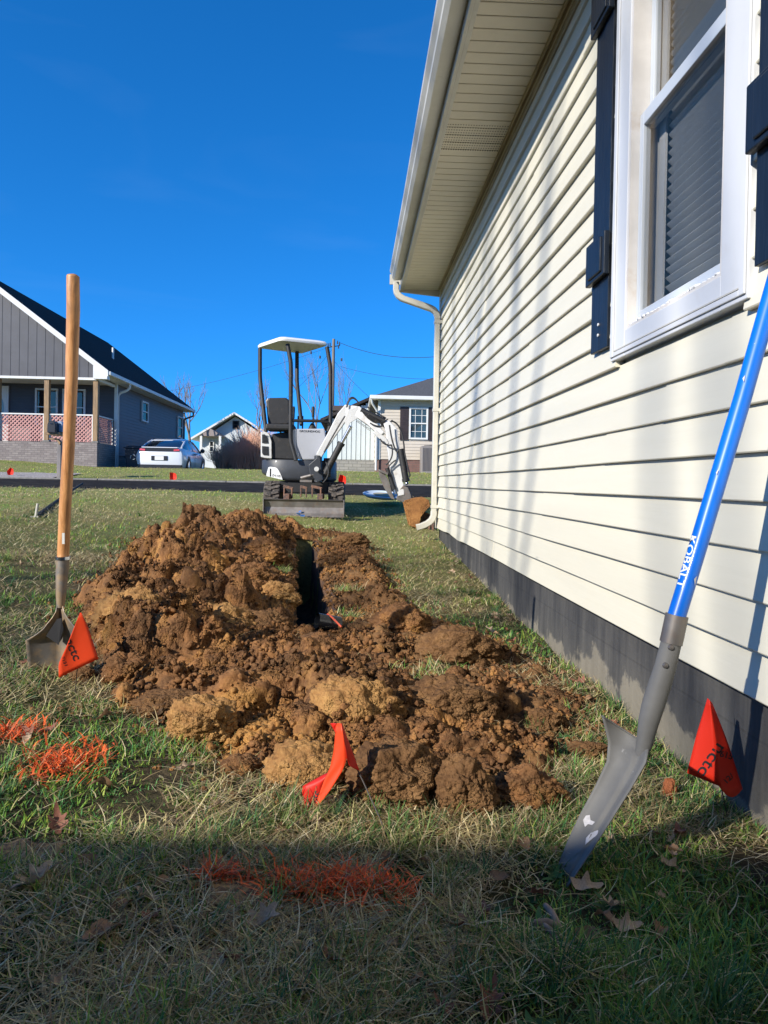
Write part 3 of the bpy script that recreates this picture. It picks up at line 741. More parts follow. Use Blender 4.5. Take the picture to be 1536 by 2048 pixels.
o2.data.materials[0] = M['topsoil']; tag(o2, 'low strip of dark crumbly soil along the right side of the trench', 'dirt pile')
tl = MB()
ty = np.linspace(3.42, 7.08, 60)
# ---- single clods
import bmesh
def ico(sub):
    bb = bmesh.new(); bmesh.ops.create_icosphere(bb, subdivisions=sub, radius=1)
    V = np.array([v_.co[:] for v_ in bb.verts]); Fc = np.array([[v_.index for v_ in f_.verts] for f_ in bb.faces]); bb.free(); return V, Fc
ICO6, ICO1, ICO2 = ico(6), ico(1), ico(2)
def clod(px, py, rpx, flat, seed, mt, label, squash=(1, 1), marks=False, sink=.3, group=None, Yc=None):
    b0 = ground_at(px, py) if Yc is None else at(px, py, Yc); Y = b0.y; r = rpx * Y / F
    V = ICO6[0].copy(); s = seed * 3.3
    d = .30 * fbm(V[:, 0] * 1.3 + s, V[:, 1] * 1.3, V[:, 2] * 1.3, 3, seed) + .34 * (.55 - cells3(V[:, 0] * 1.7 + s, V[:, 1] * 1.7, V[:, 2] * 1.7, seed + 1)) + .20 * (.5 - cells3(V[:, 0] * 4.5 + s, V[:, 1] * 4.5, V[:, 2] * 4.5, seed + 5)) + .10 * (.5 - cells3(V[:, 0] * 10 + s, V[:, 1] * 10, V[:, 2] * 10, seed + 6)) + .035 * (billow(V[:, 0] * 17 + s, V[:, 1] * 17, V[:, 2] * 17, 2, seed + 7) - .3) + .035 * (billow(V[:, 0] * 40 + s, V[:, 1] * 40, V[:, 2] * 40, 2, seed + 9) - .3)
    if marks:
        u = (V[:, 0] * .9 + V[:, 2] * .25) * 2.0 + .3 * V[:, 2]; groove = np.clip(np.abs((u % 1) - .5) * 2 - .55, 0, .2) / .2
        fr = np.clip(-V[:, 1] * 1.6, 0, 1); d = d * (1 - .55 * fr) - .045 * (1 - groove) * fr
    W = V * (1 + d)[:, None] * np.array([r * squash[0], r * squash[1], r * flat])
    me = npmesh('clod', W, ICO6[1])
    o = link('clay_clod', me, mt, None, 180); o.location = (b0.x, b0.y + r * squash[1] * .8, b0.z + r * flat * (1 - sink))
    return tag(o, label, 'clod' if label else None, group)
clod(700, 1500, 92, .86, 3, M['ochre'], 'big ochre clay clod with bucket tooth grooves near the middle of the heap', (1.0, .8), True)
clod(610, 1592, 78, .62, 5, M['ochre'], 'ochre clay clod with a smooth grey tooth mark behind the middle flag', (1.1, .8), True)
clod(785, 1628, 92, .74, 8, M['topsoil'], 'large rounded brown clod at the front edge of the heap right of the middle flag', (1.0, .8))
clod(930, 1650, 72, .95, 13, M['topsoil'], 'brown clod with a split face in front of the heap, nearest the lawn', (.85, .8))
clod(1062, 1636, 66, .72, 17, M['clay'], 'dark orange flecked clod at the right front corner of the heap', (1.1, .8))
clod(890, 1475, 92, .66, 22, M['topsoil'], 'brown sod clod with turf growing on its top beside the trench lobe', (1.1, .9))
clod(395, 1500, 70, .74, 25, M['ochre'], 'crumbly ochre clod at the left front edge of the heap', (1, .8))
clod(255, 1290, 72, .8, 29, M['ochre'], 'smooth sliced ochre clod behind the leftmost big flag', (1.1, .8), True)
clod(245, 1385, 45, .9, 33, M['clay'], 'small upright brown clod at the left foot of the heap', (1, .8))
clod(330, 1440, 60, .45, 36, M['topsoil'], 'flat brown slab of soil lying at the left foot of the heap', (1.2, .8))
clod(920, 1340, 78, .6, 41, M['topsoil'], 'dark crumbly clod behind the turf topped clod', (1.1, .8))
clod(800, 1290, 62, .7, 44, M['clay'], 'brown clod on the right lip of the trench beside the black pipe', (1, .8))
clod(700, 1100, 30, .6, 48, M['topsoil'], 'round brown clod at the far right end of the trench', (1.2, .8))
clod(1345, 1605, 19, 1.25, 51, claym('red_clay', (.22, .07, .03), (.36, .12, .05), (.48, .2, .09)), 'small upright lump of red clay in the grass left of the right flag', (.7, .8), False, .2)
clod(160, 1372, 22, .9, 55, M['topsoil'], 'small dark clod at the foot of the leftmost big flag', (1, .8))
clod(478, 1560, 40, .55, 57, M['clay'], 'low broken clod on the grass at the left front of the heap', (1, .8))
clod(1180, 1520, 34, .5, 59, M['topsoil'], 'small flat clod between the heap and the blue handled shovel', (1.2, .8))
for i, (px, py, Yc, rp, mt_) in enumerate([(417, 1315, 3.25, 88, 'ochre'), (292, 1330, 3.05, 60, 'clay'), (533, 1392, 2.85, 62, 'topsoil'), (520, 1300, 3.35, 62, 'topsoil'), (545, 1222, 3.9, 46, 'ochre'),
        (330, 1178, 4.3, 52, 'topsoil'), (430, 1168, 4.5, 58, 'clay'), (495, 1180, 4.2, 48, 'clay'), (362, 1105, 5.4, 44, 'clay'), (455, 1098, 5.6, 44, 'ochre'), (520, 1128, 5.0, 44, 'clay'),
        (402, 1040, 6.7, 26, 'topsoil'), (475, 1070, 6.2, 34, 'clay'), (545, 1078, 6.6, 30, 'clay'), (352, 1245, 3.6, 64, 'clay'), (236, 1222, 3.6, 58, 'topsoil'), (640, 1330, 2.9, 50, 'clay'), (470, 1450, 2.45, 60, 'clay'), (560, 1470, 2.4, 52, 'clay'), (1010, 1560, 2.05, 60, 'clay'), (850, 1560, 2.0, 46, 'topsoil'), (1080, 1480, 2.3, 50, 'topsoil')]):
    o_ = clod(px, py, rp, .68, 200 + i * 3, M[mt_], None, (1.12, .85), i in (0, 3, 9), .42, None, Yc)
    o_.name = 'clod'; q_ = o_.location.copy(); o_.parent = o1; o_.location = q_
# ---- crumbs, one mesh of stuff
def crumbs(name, pts, rad, mt, label):
    V0, F0 = ICO1
    rs = np.random.RandomState(3); n_ = len(pts)
    J = 1 + rs.uniform(-.55, .55, (n_, len(V0), 1)); S = rs.uniform(.6, 1.25, (n_, 1, 3))
    V = V0[None] * J * S * rad[:, None, None] + pts[:, None, :]
    Fc = F0[None] + (np.arange(n_) * len(V0))[:, None, None]
    return tag(link(name, npmesh(name, V.reshape(-1, 3), Fc.reshape(-1, 3)), mt), label, None, None, 'stuff')
n_ = 150000; cx = _rs.uniform(-2.0, 1.35, n_); cy = 1.55 + 6.9 * _rs.rand(n_) ** 1.5
pz = P(cx, cy); pr = P(cx + .04, cy)
near_e = sdist(cx, cy) / .4
k = (pz > -.02) | ((near_e > -.35) & (_rs.rand(n_) < .35 * np.exp(near_e * 6)))
k &= trench_d(cx, cy) < -.005
cx, cy, pz = cx[k], cy[k], np.maximum(pz[k], 0)
rad = .003 + .011 * _rs.rand(len(cx)) ** 3.2
crumbs('soil_crumbs', np.stack([cx, cy, Gs(cx, cy) + pz + rad * .4 + .004], -1)[:34000], rad[:34000], M['clay'], 'loose crumbs of brown and ochre clay scattered over and around the heaps')

# black pipe end and orange rod sticking out of the trench
pp = at(650, 1240, 3.44)
pt = MB(); a_ = Vector((pp.x - .035, pp.y, pp.z - .005)); dr_ = Vector((.9, .35, -.22)).normalized()
pt.tube([a_, a_ + dr_ * .11], [.037, .037], 24, False); pt.tube([a_ + dr_ * .11, a_], [.0335, .0335], 24, False)
pt.tube([a_ - dr_ * .002, a_ + dr_ * .004], [.0372, .0372], 24, False)
pb = pt.build('black_pipe', mat('black_plastic', (.012, .014, .018), .25), None, 50); tag(pb, 'cut end of a black plastic pipe sticking out of the trench', 'pipe')
ot = MB(); e0 = at(655, 1228, 3.47); e1 = at(674, 1244, 3.40); ot.tube([e0, (e0 + e1) / 2 + Vector((0, 0, .002)), e1 + Vector((.02, -.01, -.02))], .0045, 8)
tag(ot.build('thin_conduit', mat('orange_conduit', (.75, .12, .05), .4), None, 50), 'thin orange conduit beside the black pipe in the trench', 'conduit')

# ---------------------------------------------------------------- grass
gm = bpy.data.materials.new('grass_blades'); gm.use_nodes = True; n = gm.node_tree.nodes; l = gm.node_tree.links; b = n['Principled BSDF']
a = n.new('ShaderNodeAttribute'); a.attribute_name = 'col'; l.new(a.outputs['Color'], b.inputs['Base Color']); b.inputs['Roughness'].default_value = .55; b.inputs['Specular IOR Level'].default_value = .3
t = n.new('ShaderNodeBsdfTranslucent'); l.new(a.outputs['Color'], t.inputs['Color']); ms = n.new('ShaderNodeMixShader'); ms.inputs[0].default_value = .3
l.new(b.outputs[0], ms.inputs[1]); l.new(t.outputs[0], ms.inputs[2]); l.new(ms.outputs[0], n['Material Output'].inputs[0]); M['grass'] = gm
def blades(pos, L, az, lean0, lean1, wd, col, segs=3, twist=None):
    """ribbons: pos (N,3), length, azimuth, lean at base/tip (0 = upright), width"""
    N_ = len(pos); ts = np.linspace(0, 1, segs + 1)
    dirx, diry = np.cos(az), np.sin(az)
    P_ = [pos.copy()]; cur = pos.copy(); azc = az.copy()
    for i in range(segs):
        le = lean0 + (lean1 - lean0) * (i + .5) / segs
        if twist is not None: azc = azc + twist / segs
        st_ = L / segs
        cur = cur + np.stack([np.cos(azc) * np.sin(le) * st_, np.sin(azc) * np.sin(le) * st_, np.cos(le) * st_], -1)
        P_.append(cur.copy())
    side_ = np.stack([-diry, dirx, np.zeros(N_)], -1)
    V = []
    for i in range(segs + 1):
        w_ = wd * (1 - ts[i] ** 2 * .9) * .5
        V.append(P_[i] - side_ * w_[:, None]); V.append(P_[i] + side_ * w_[:, None])
    V = np.stack(V, 1)                     # N, 2(segs+1), 3
    k_ = 2 * (segs + 1); base = (np.arange(N_) * k_)[:, None, None]
    q = np.array([[2 * i, 2 * i + 1, 2 * i + 3, 2 * i + 2] for i in range(segs)])
    Fq = (q[None] + base).reshape(-1, 4)
    sh = (.72 + .28 * ts)[None, :, None].repeat(2, axis=1).reshape(1, k_, 1)
    cc = np.repeat(col[:, None, :], k_, 1)
    return V.reshape(-1, 3), Fq, cc.reshape(-1, 3)
JM = [(*ground_at(812, 1778)[:2], .05, .07), (*ground_at(22, 1712)[:2], .085, .033), (*ground_at(478, 1792)[:2], .055, .045)]
def allow(x, y):
    p_ = np.where((y > 1.5) & (y < 8.5) & (np.abs(x + .3) < 1.75), 0., -1.)
    idx = p_ == 0.
    pv = np.full(x.shape, -1.); pv[idx] = P(x[idx], y[idx])
    ok = (pv < .012) & (trench_d(x, y) < -.03)
    for (jx, jy, ja, jb) in JM: ok &= ((x - jx) / ja) ** 2 + ((y - jy) / jb) ** 2 > 1
    ok &= ~((x > XW + .015) & (y < YE)); ok &= ~((y > 12.3) & (y < 18.2))
    ok &= ~((y > 18.1) & (y < 20.3) & (x < -7.2))
    ok &= ~((x > -8.3) & (x < -6) & (y > 27.5) & (y < 33))
    ok &= ~((x < -8.9) & (y > 26.9)); ok &= ~((x > .9) & (y > 29.9)); ok &= ~((x > -1.4) & (y > 35.9))
    return ok
rg = np.random.RandomState(77)
GREEN = np.array([[.11, .25, .04], [.17, .32, .055], [.05, .16, .05], [.27, .36, .07], [.07, .21, .07]])
STRAW = np.array([[.54, .43, .22], [.38, .28, .14], [.68, .58, .36], [.26, .18, .10], [.50, .45, .19]])
VV, FF, CC = [], [], []; off = 0
def push(o):
    global off
    V, Fq, c_ = o; VV.append(V); FF.append(Fq + off); CC.append(c_); off += len(V)
def scatter(n_, y0, y1, pw, kind, margin=.15):
    u = rg.rand(n_)
    if abs(pw - 1) < 1e-6: y = y0 * (y1 / y0) ** u
    else: y = (y0 ** (1 - pw) + u * (y1 ** (1 - pw) - y0 ** (1 - pw))) ** (1 / (1 - pw))
    x = (rg.uniform(-.52 - margin * .3, .58 + margin * .3, n_)) * y + rg.uniform(-.1, .1, n_)
    k_ = allow(x, y); x, y = x[k_], y[k_]; n2 = len(x)
    gfield = fbm(x * 1.6, y * 1.6, o=4, s=71) + .5 * fbm(x * .5, y * .5, o=2, s=75)
    clump = fbm(x * 7, y * 7, o=3, s=73)
    z = G(x, y)
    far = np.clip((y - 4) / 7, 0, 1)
    big = 1 + y / 7.0
    if kind == 'green':
        keep = rg.rand(n2) < np.clip(np.where(y < 6, .32, .42) + 1.6 * gfield + 1.2 * clump + np.where(y > 18, .25, 0), .02, 1)
        x, y, z, clump, big, far = x[keep], y[keep], z[keep], clump[keep], big[keep], far[keep]; n2 = len(x)
        ci = rg.randint(0, 5, n2); col = GREEN[ci] * rg.uniform(.75, 1.35, (n2, 1))
        tone = np.clip(vn(x * 2.2, y * 2.2, s=81) * .5 + .5, 0, 1)[:, None]
        col = col * (1 - .45 * tone) + col * np.array([1.5, 1.15, .6]) * .45 * tone
        L = rg.uniform(.014, .042, n2) * np.clip(1 + 1.1 * clump, .5, 2.0)
        lean0 = rg.uniform(.05, .9, n2); lean1 = lean0 + rg.uniform(.2, 1.2, n2)
        wd = rg.uniform(.0016, .0034, n2) * big
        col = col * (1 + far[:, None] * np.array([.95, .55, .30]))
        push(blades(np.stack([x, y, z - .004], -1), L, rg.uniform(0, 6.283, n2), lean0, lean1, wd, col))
    else:
        keep = rg.rand(n2) < np.clip(.70 - 1.1 * gfield + .6 * clump, .06, 1)
        x, y, z, big, far = x[keep], y[keep], z[keep], big[keep], far[keep]; n2 = len(x)
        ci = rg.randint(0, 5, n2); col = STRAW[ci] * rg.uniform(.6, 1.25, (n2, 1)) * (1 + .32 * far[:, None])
        L = rg.uniform(.02, .075, n2); lean0 = rg.uniform(.9, 1.5, n2); lean1 = lean0 + rg.uniform(-.2, .55, n2)
        wd = rg.uniform(.0010, .0026, n2) * big
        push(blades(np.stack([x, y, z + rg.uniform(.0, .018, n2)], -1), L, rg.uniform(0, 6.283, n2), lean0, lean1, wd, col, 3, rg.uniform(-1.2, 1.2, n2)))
scatter(95000, .75, 5.0, 1.0, 'green'); scatter(150000, .75, 5.0, 1.0, 'straw')
scatter(50000, 4.5, 12.4, 1.2, 'green'); scatter(95000, 4.5, 12.4, 1.2, 'straw')
scatter(46000, 18.1, 34, 1.2, 'green'); scatter(42000, 18.1, 34, 1.2, 'straw')
# tall tufts
tn = 0
for _ in range(1000):
    y = .9 * (8 / .9) ** rg.rand(); x = rg.uniform(-.5, .55) * y
    if not allow(np.array([x]), np.array([y]))[0]: continue
    if fbm(np.array([x * 2.3]), np.array([y * 2.3]), s=91)[0] < .05: continue
    k_ = rg.randint(18, 46); r_ = np.abs(rg.normal(0, .018, k_)); an = rg.uniform(0, 6.283, k_)
    pos = np.stack([x + r_ * np.cos(an), y + r_ * np.sin(an), np.full(k_, float(G(x, y)) - .004)], -1)
    gcol = np.array([[.04, .12, .045], [.08, .17, .04], [.14, .20, .05]])[rg.randint(0, 3)]
    push(blades(pos, rg.uniform(.03, .082, k_) * rg.uniform(.7, 1.15), an + rg.normal(0, .5, k_), rg.uniform(.05, .55, k_), rg.uniform(.6, 1.7, k_), rg.uniform(.0014, .0028, k_) * (1 + y / 10), gcol * rg.uniform(.7, 1.4, (k_, 1)), 4))
# turf on clods and along the trench edges
for (px, py, Y, sp, k_) in ((885, 1372, 2.75, .10, 420), (860, 1385, 2.6, .05, 160), (572, 1135, 4.9, .10, 300), (560, 1105, 5.4, .09, 240), (690, 1170, 4.4, .07, 200), (800, 1420, 2.5, .05, 200), (700, 1225, 3.8, .05, 160), (655, 1075, 6.9, .08, 150)):
    c0 = at(px, py, Y); xx = c0.x + rg.normal(0, sp * .6, k_); yy_ = c0.y + rg.normal(0, sp * .5, k_); zz_ = Gs(xx, yy_) + np.maximum(P(xx, yy_), 0) + .0
    zz_ = np.maximum(zz_, c0.z - .03)
    col = np.where(rg.rand(k_, 1) < .45, GREEN[rg.randint(0, 5, k_)] * 1.3, STRAW[rg.randint(0, 5, k_)] * 1.1)
    q_ = trench_d(xx, yy_) < -.045; xx, yy_, zz_, col = xx[q_], yy_[q_], zz_[q_], col[q_]; k_ = len(xx)
    push(blades(np.stack([xx, yy_, zz_], -1), rg.uniform(.03, .085, k_), rg.uniform(0, 6.283, k_), rg.uniform(.2, 1.2, k_), rg.uniform(.9, 2.0, k_), rg.uniform(.0014, .003, k_), col, 4))
# straw roots strewn over the dirt
k_ = 1500; xx = rg.uniform(-1.0, 1.1, k_); yy_ = rg.uniform(1.9, 4.5, k_); pv = P(xx, yy_); q_ = (pv > .0) & ((xx > .1) | (rg.rand(k_) < .25)); xx, yy_, pv = xx[q_], yy_[q_], pv[q_]; k_ = len(xx)
push(blades(np.stack([xx, yy_, Gs(xx, yy_) + pv + .01], -1), rg.uniform(.03, .09, k_), rg.uniform(0, 6.283, k_), rg.uniform(1.1, 1.5, k_), rg.uniform(1.3, 1.9, k_), rg.uniform(.0008, .0018, k_), STRAW[rg.randint(0, 5, k_)], 4, rg.uniform(-2, 2, k_)))
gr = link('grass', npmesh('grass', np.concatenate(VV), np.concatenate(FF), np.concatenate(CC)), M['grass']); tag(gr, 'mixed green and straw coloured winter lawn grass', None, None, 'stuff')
# broad weeds (rosettes) in the near shade: stuff
VV, FF, CC = [], [], []; off = 0
for _ in range(260):
    y = .95 * (4.5 / .95) ** rg.rand(); x = rg.uniform(-.5, .5) * y
    if not allow(np.array([x]), np.array([y]))[0] or vn(np.array([x * 1.7]), np.array([y * 1.7]), s=95)[0] < -.05: continue
    k_ = rg.randint(5, 10); an = np.arange(k_) * 6.283 / k_ + rg.rand() * 6
    pos = np.stack([np.full(k_, x), np.full(k_, y), np.full(k_, float(G(x, y)) + .006)], -1)
    V, Fq, c_ = blades(pos, rg.uniform(.015, .042, k_), an, rg.uniform(.6, 1.1, k_), rg.uniform(1.3, 1.8, k_), rg.uniform(.009, .016, k_), np.array([.035, .095, .03]) * rg.uniform(.7, 1.6, (k_, 1)), 4)
    VV.append(V); FF.append(Fq + off); CC.append(c_); off += len(V)
wd_ = link('weeds', npmesh('weeds', np.concatenate(VV), np.concatenate(FF), np.concatenate(CC)), M['grass'], None, 180); tag(wd_, 'small broad leaved weeds growing among the shaded grass', None, None, 'stuff')
# sprayed patches
def painted(cx, cy, rx, ry, n_, label):
    x = cx + rg.normal(0, rx, n_); y = cy + rg.normal(0, ry, n_); z = G(x, y) + rg.uniform(0, .02, n_)
    col = np.array([1.0, .19, .05]) * rg.uniform(.5, 1.15, (n_, 1)); col = np.where(rg.rand(n_, 1) < .2, np.array([.35, .13, .06]), col)
    V, Fq, c_ = blades(np.stack([x, y, z], -1), rg.uniform(.018, .052, n_), rg.uniform(0, 6.283, n_), rg.uniform(.4, 1.45, n_), rg.uniform(.9, 1.9, n_), rg.uniform(.0022, .0065, n_), col, 3, rg.uniform(-1, 1, n_))
    tag(link('painted_grass', npmesh('painted_grass', V, Fq, c_), M['grass']), label, None, None, 'stuff')
g0 = ground_at(640, 1790); painted(g0.x, g0.y, .062, .024, 850, 'patch of grass sprayed orange in the shade below the middle flag')
g0 = ground_at(735, 1795); painted(g0.x, g0.y, .04, .02, 480, 'smaller orange sprayed tufts at the foot of the middle flag wire')
g0 = ground_at(435, 1762); painted(g0.x, g0.y, .016, .010, 160, 'tiny orange sprayed tuft at the left of the shaded patch')
g0 = ground_at(128, 1535); painted(g0.x, g0.y, .045, .05, 480, 'orange sprayed grass in the sun at the lower left')
g0 = ground_at(35, 1472); painted(g0.x, g0.y, .035, .035, 280, 'orange sprayed grass at the left edge of the photo')
# ---------------------------------------------------------------- mini excavator
X_w = mat('white_machine_paint', (.56, .56, .55), .4, var=.08, scale=4, coat=.2, dirt=((.26, .20, .14), 11, .55, .75, .65))
X_g = mat('charcoal_paint', (.030, .034, .042), .5, var=.2, scale=6, coat=.05, dirt=((.16, .13, .10), 12, .6, .8, .5))
X_k = mat('black_rubber', (.015, .015, .016), .6, var=.3, scale=20, dirt=((.12, .09, .06), 14, .58, .75, .5))
X_t = mat('muddy_track', (.12, .10, .085), .9, col2=(.03, .028, .027), scale=22, bump=.5)
X_s = mat('worn_steel', (.22, .20, .185), .5, metal=.5, var=.3, scale=9, dirt=((.20, .11, .06), 14, .5, .75, .6))
X_r = mat('rusty_steel', (.20, .10, .06), .8, col2=(.07, .05, .045), scale=30)
X_p = mat('grey_panel', (.34, .35, .38), .4, var=.05, scale=3, coat=.2)
X_c = mat('steel_rod', (.6, .6, .6), .2, metal=1)
INK = mat('black_print', (.012, .012, .014), .5)
EY = 9.45
ex = thing('mini_excavator', 'small white and charcoal mini excavator with open canopy at the end of the trench', 'excavator', (-.65, 10.0, .35))
def E(px, py, Y=EY): return at(px, py, Y)
# dozer blade
a, b_ = E(528, 998, 9.22), E(687, 999, 9.22); c_ = E(529, 1031, 9.22); zt, zb = a.z, c_.z - .01
bl_ = MB(); prof = [(0.0, zt), (.02, zt + .004), (.055, zt - .02), (.075, (zt + zb) / 2 + .01), (.05, zb + .04), (.0, zb), (-.012, zb), (.03, zb + .045), (.052, (zt + zb) / 2 + .01), (.035, zt - .025)]
bl_.prism([(a.x, 9.22 + p_[0], p_[1]) for p_ in prof], (b_.x - a.x, 0, 0))
bl_.bx(a.x - .012, a.x - .0005, 9.20, 9.34, zb, zt + .004); bl_.bx(b_.x + .0005, b_.x + .012, 9.20, 9.34, zb, zt + .004)
bl_.build('blade', X_s, ex, bevel=.004)
for px in (573, 640):
    ar = MB(); q = E(px, 990, 9.3); ar.box((q.x, 9.55, q.z - .02), (.07, .55, .07)); ar.build('blade_arm', X_r, ex, bevel=.006)
for px, w_ in ((576, 20), (607, 14), (633, 22)):
    bk = MB(); p_ = E(px, 978, 9.36); bk.box((p_.x, 9.40, p_.z + .02), (w_ / 159, .06, .035), M=Matrix.Rotation(R_(14), 3, 'Y')); bk.box((p_.x - w_ / 420, 9.38, p_.z - .045), (.018, .05, .12)); bk.box((p_.x + w_ / 420, 9.38, p_.z - .045), (.018, .05, .12)); bk.build('blade_bracket', X_r, ex, bevel=.004)
# tracks
zg = float(Gs(-.6, 10)) - .0
def track(px0, px1):
    x0, x1 = E(px0, 975, 9.5).x, E(px1, 975, 9.5).x; zt_ = E(540, 964, 9.5).z; z0 = zt_ - .36; r = .175
    ring = []; cy0, cy1, cz = 9.48 + r, 10.62 - r, z0 + r + .005
    for k in range(40):
        t = k / 40
        if t < .3: q = (cy0 + (cy1 - cy0) * t / .3, cz + r)
        elif t < .5: a_ = math.pi / 2 - math.pi * (t - .3) / .2; q = (cy1 + r * math.cos(a_), cz + r * math.sin(a_))
        elif t < .8: q = (cy1 + (cy0 - cy1) * (t - .5) / .3, cz - r)
        else: a_ = -math.pi / 2 - math.pi * (t - .8) / .2; q = (cy0 + r * math.cos(a_), cz + r * math.sin(a_))
        ring.append(q)
    t_ = MB(); t_.prism([(x0, q[0], q[1]) for q in ring], (x1 - x0, 0, 0))
    tr_ = t_.build('track', X_t, ex, bevel=.006)
    lg = MB()
    for k in range(0, 40):
        q0, q1 = Vector((0, *ring[k])), Vector((0, *ring[(k + 1) % 40])); d = (q1 - q0); nrm = Vector((0, -d.z, d.y)).normalized(); mid = (q0 + q1) / 2
        if (mid + nrm * .1 - Vector((0, (cy0 + cy1) / 2, cz))).length < (mid - Vector((0, (cy0 + cy1) / 2, cz))).length: nrm = -nrm
        for s_ in (0, 1):
            xm = x0 + (x1 - x0) * (.27 + .46 * s_); dd = d.normalized()
            T = Matrix((Vector((1, 0, 0)), dd, nrm)).transposed(); lg.box((xm, mid.y + nrm.y * .01 + dd.y * .012 * (1 if s_ else -1), mid.z + nrm.z * .01 + dd.z * .012 * (1 if s_ else -1)), ((x1 - x0) * .44, .03, .024), M=T @ Matrix.Rotation(R_(14 if s_ else -14), 3, 'Z'))
    lg.build('track_lug', X_t, tr_, bevel=.003)
    for cy_ in (cy0, cy1): wh = MB(); wh.tube([(x0 - .004, cy_, cz), (x1 + .004, cy_, cz)], .13, 20); wh.build('sprocket', X_k, tr_, 40)
track(527, 559); track(657, 688)
uc = MB(); p0, p1 = E(560, 985, 9.6), E(656, 960, 9.6); uc.bx(p0.x - .02, p1.x + .02, 9.62, 10.5, p0.z, p1.z - .02); uc.lathe([(.26, 0), (.26, .06), (.22, .07)], ((p0.x + p1.x) / 2, 10.05, p1.z - .02), 28)
uc.build('undercarriage', X_k, ex, bevel=.01)
# charcoal skirt (rounded counterweight ring)
zt_, zb_ = E(600, 920, 9.6).z, E(600, 963, 9.6).z; xL, xR = E(523, 940, 9.95).x, E(673, 940, 9.95).x; xc = (xL + xR) / 2; rx_ = (xR - xL) / 2
def plan(z, s_=1.0, dz=None):
    o_ = []
    for k in range(56):
        t = 2 * math.pi * k / 56; c, sn = math.cos(t), math.sin(t)
        x_ = xc + rx_ * s_ * math.copysign(abs(c) ** .62, c); y_ = 10.08 + .52 * s_ * math.copysign(abs(sn) ** .75, sn)
        zz = z + (0 if dz is None else dz * max(0, (xc - x_) / rx_ - .25))
        o_.append((x_, y_, zz))
    return o_
sk = MB(); sk.loft([plan(zb_ - .0, .93, .12), plan(zb_ + .025, .99, .11), plan(zb_ + .05, 1.0, .10), plan(zt_ - .02, 1.0), plan(zt_, .98), plan(zt_, .5)])
sk_ = sk.build('counterweight', X_g, ex, 40)
# white decal plate on the skirt with model text
def onskirt(u, v, off=.004):
    """u pixel, v height -> point on the front of the skirt"""
    best = None
    for k in range(400):
        t = -math.pi * k / 400; c, sn = math.cos(t), math.sin(t)
        x_ = xc + (rx_ + off) * math.copysign(abs(c) ** .62, c); y_ = 10.08 + (.52 + off) * math.copysign(abs(sn) ** .75, sn)
        xp = at(u, 940, y_).x
        if best is None or abs(xp - x_) < best[0]: best = (abs(xp - x_), x_, y_)
    q = at(u, v, best[2]); return Vector((best[1], best[2], q.z))
dc = MB(); us = np.linspace(533, 565, 10)
top_ = [onskirt(u, np.interp(u, [533, 537, 553, 560, 565], [948, 933, 935, 944, 958])) for u in us]; bot_ = [onskirt(u, np.interp(u, [533, 565], [952, 959.5])) for u in us]
dc.loft([[t_, b2] for t_, b2 in zip(top_, bot_)], cap=False, closed=False); dp_ = dc.build('decal_plate', X_w, sk_)
w0 = onskirt(553, 953, .010); tx = onskirt(561, 954, .010) - onskirt(545, 952, .010)
decal('ZH-135', [dp_], (552.5, 951.3), (17, 2.2), 4.6, INK, sk_, wpx=17, off=.003)
q = onskirt(541, 945, .008); bb_ = MB(); bb_.box(q, (.02, .004, .10)); bb_.build('lettering', INK, sk_)
# engine cover with louvres
P0, P1 = E(521.5, 917, 9.62), E(543.5, 863, 9.62)
ec = MB(); poly = [(521.5, 914), (521.5, 864), (530, 863), (538, 868), (543, 882), (543.5, 917), (530, 916)]
ec.slab(poly, 9.62, .62); ec_ = ec.build('engine_cover', X_w, ex, bevel=.008)
for pl in ([(524, 869), (529, 868.5), (534, 873), (537, 886), (524, 886)], [(524, 892), (537, 893), (537.5, 911), (527, 910), (524, 906)]):
    lv = MB(); lv.slab(pl, 9.613, .006); l_ = lv.build('louvre', X_g, ec_)
    y0_, y1_ = min(p_[1] for p_ in pl), max(p_[1] for p_ in pl); sl = MB(); yy_ = y0_ + 2.5
    while yy_ < y1_ - 1: A, B = E(525.5, yy_, 9.609), E(535, yy_ + .6, 9.609); sl.box(((A.x + B.x) / 2, 9.608, (A.z + B.z) / 2), (B.x - A.x, .008, .006)); yy_ += 2.8
    sl.build('slat', X_k, l_)
sbx = MB(); sbx.slab([(543.6, 868), (581, 862), (585, 870), (588, 919), (543.6, 917)], 9.66, .55); sbx.build('seat_base', X_k, ex, bevel=.012)
# seat
se = MB(); se.slab([(534, 800), (538, 795.5), (572, 795), (578, 800), (580, 846), (574, 849), (540, 850), (536, 846)], 9.80, .10); s1 = se.build('seat', X_k, ex, bevel=.02)
sh_ = MB(); sh_.slab([(532, 802), (535, 796), (538, 797), (536, 803), (538.5, 846), (543, 851), (576, 850), (577, 853), (541, 854), (536, 850)], 9.83, .09); sh_.build('seat_shell', X_s, s1, bevel=.008)
cu_ = MB(); cu_.box(E(562, 856, 9.72), (.36, .40, .08)); cu_.build('seat_cushion', X_k, s1, bevel=.025)
# hose clutter under the seat
ho = MB()
for k in range(7):
    x0 = 541 + k * 5; ho.tube(arc(E(x0, 852 + k % 3 * 3, 9.62), E(x0 + 12, 858 + (k * 7) % 9, 9.57), E(x0 + 22 - k, 866 - (k * 5) % 11, 9.62)), .009, 6)
ho.build('hose', X_k, ex, 40)
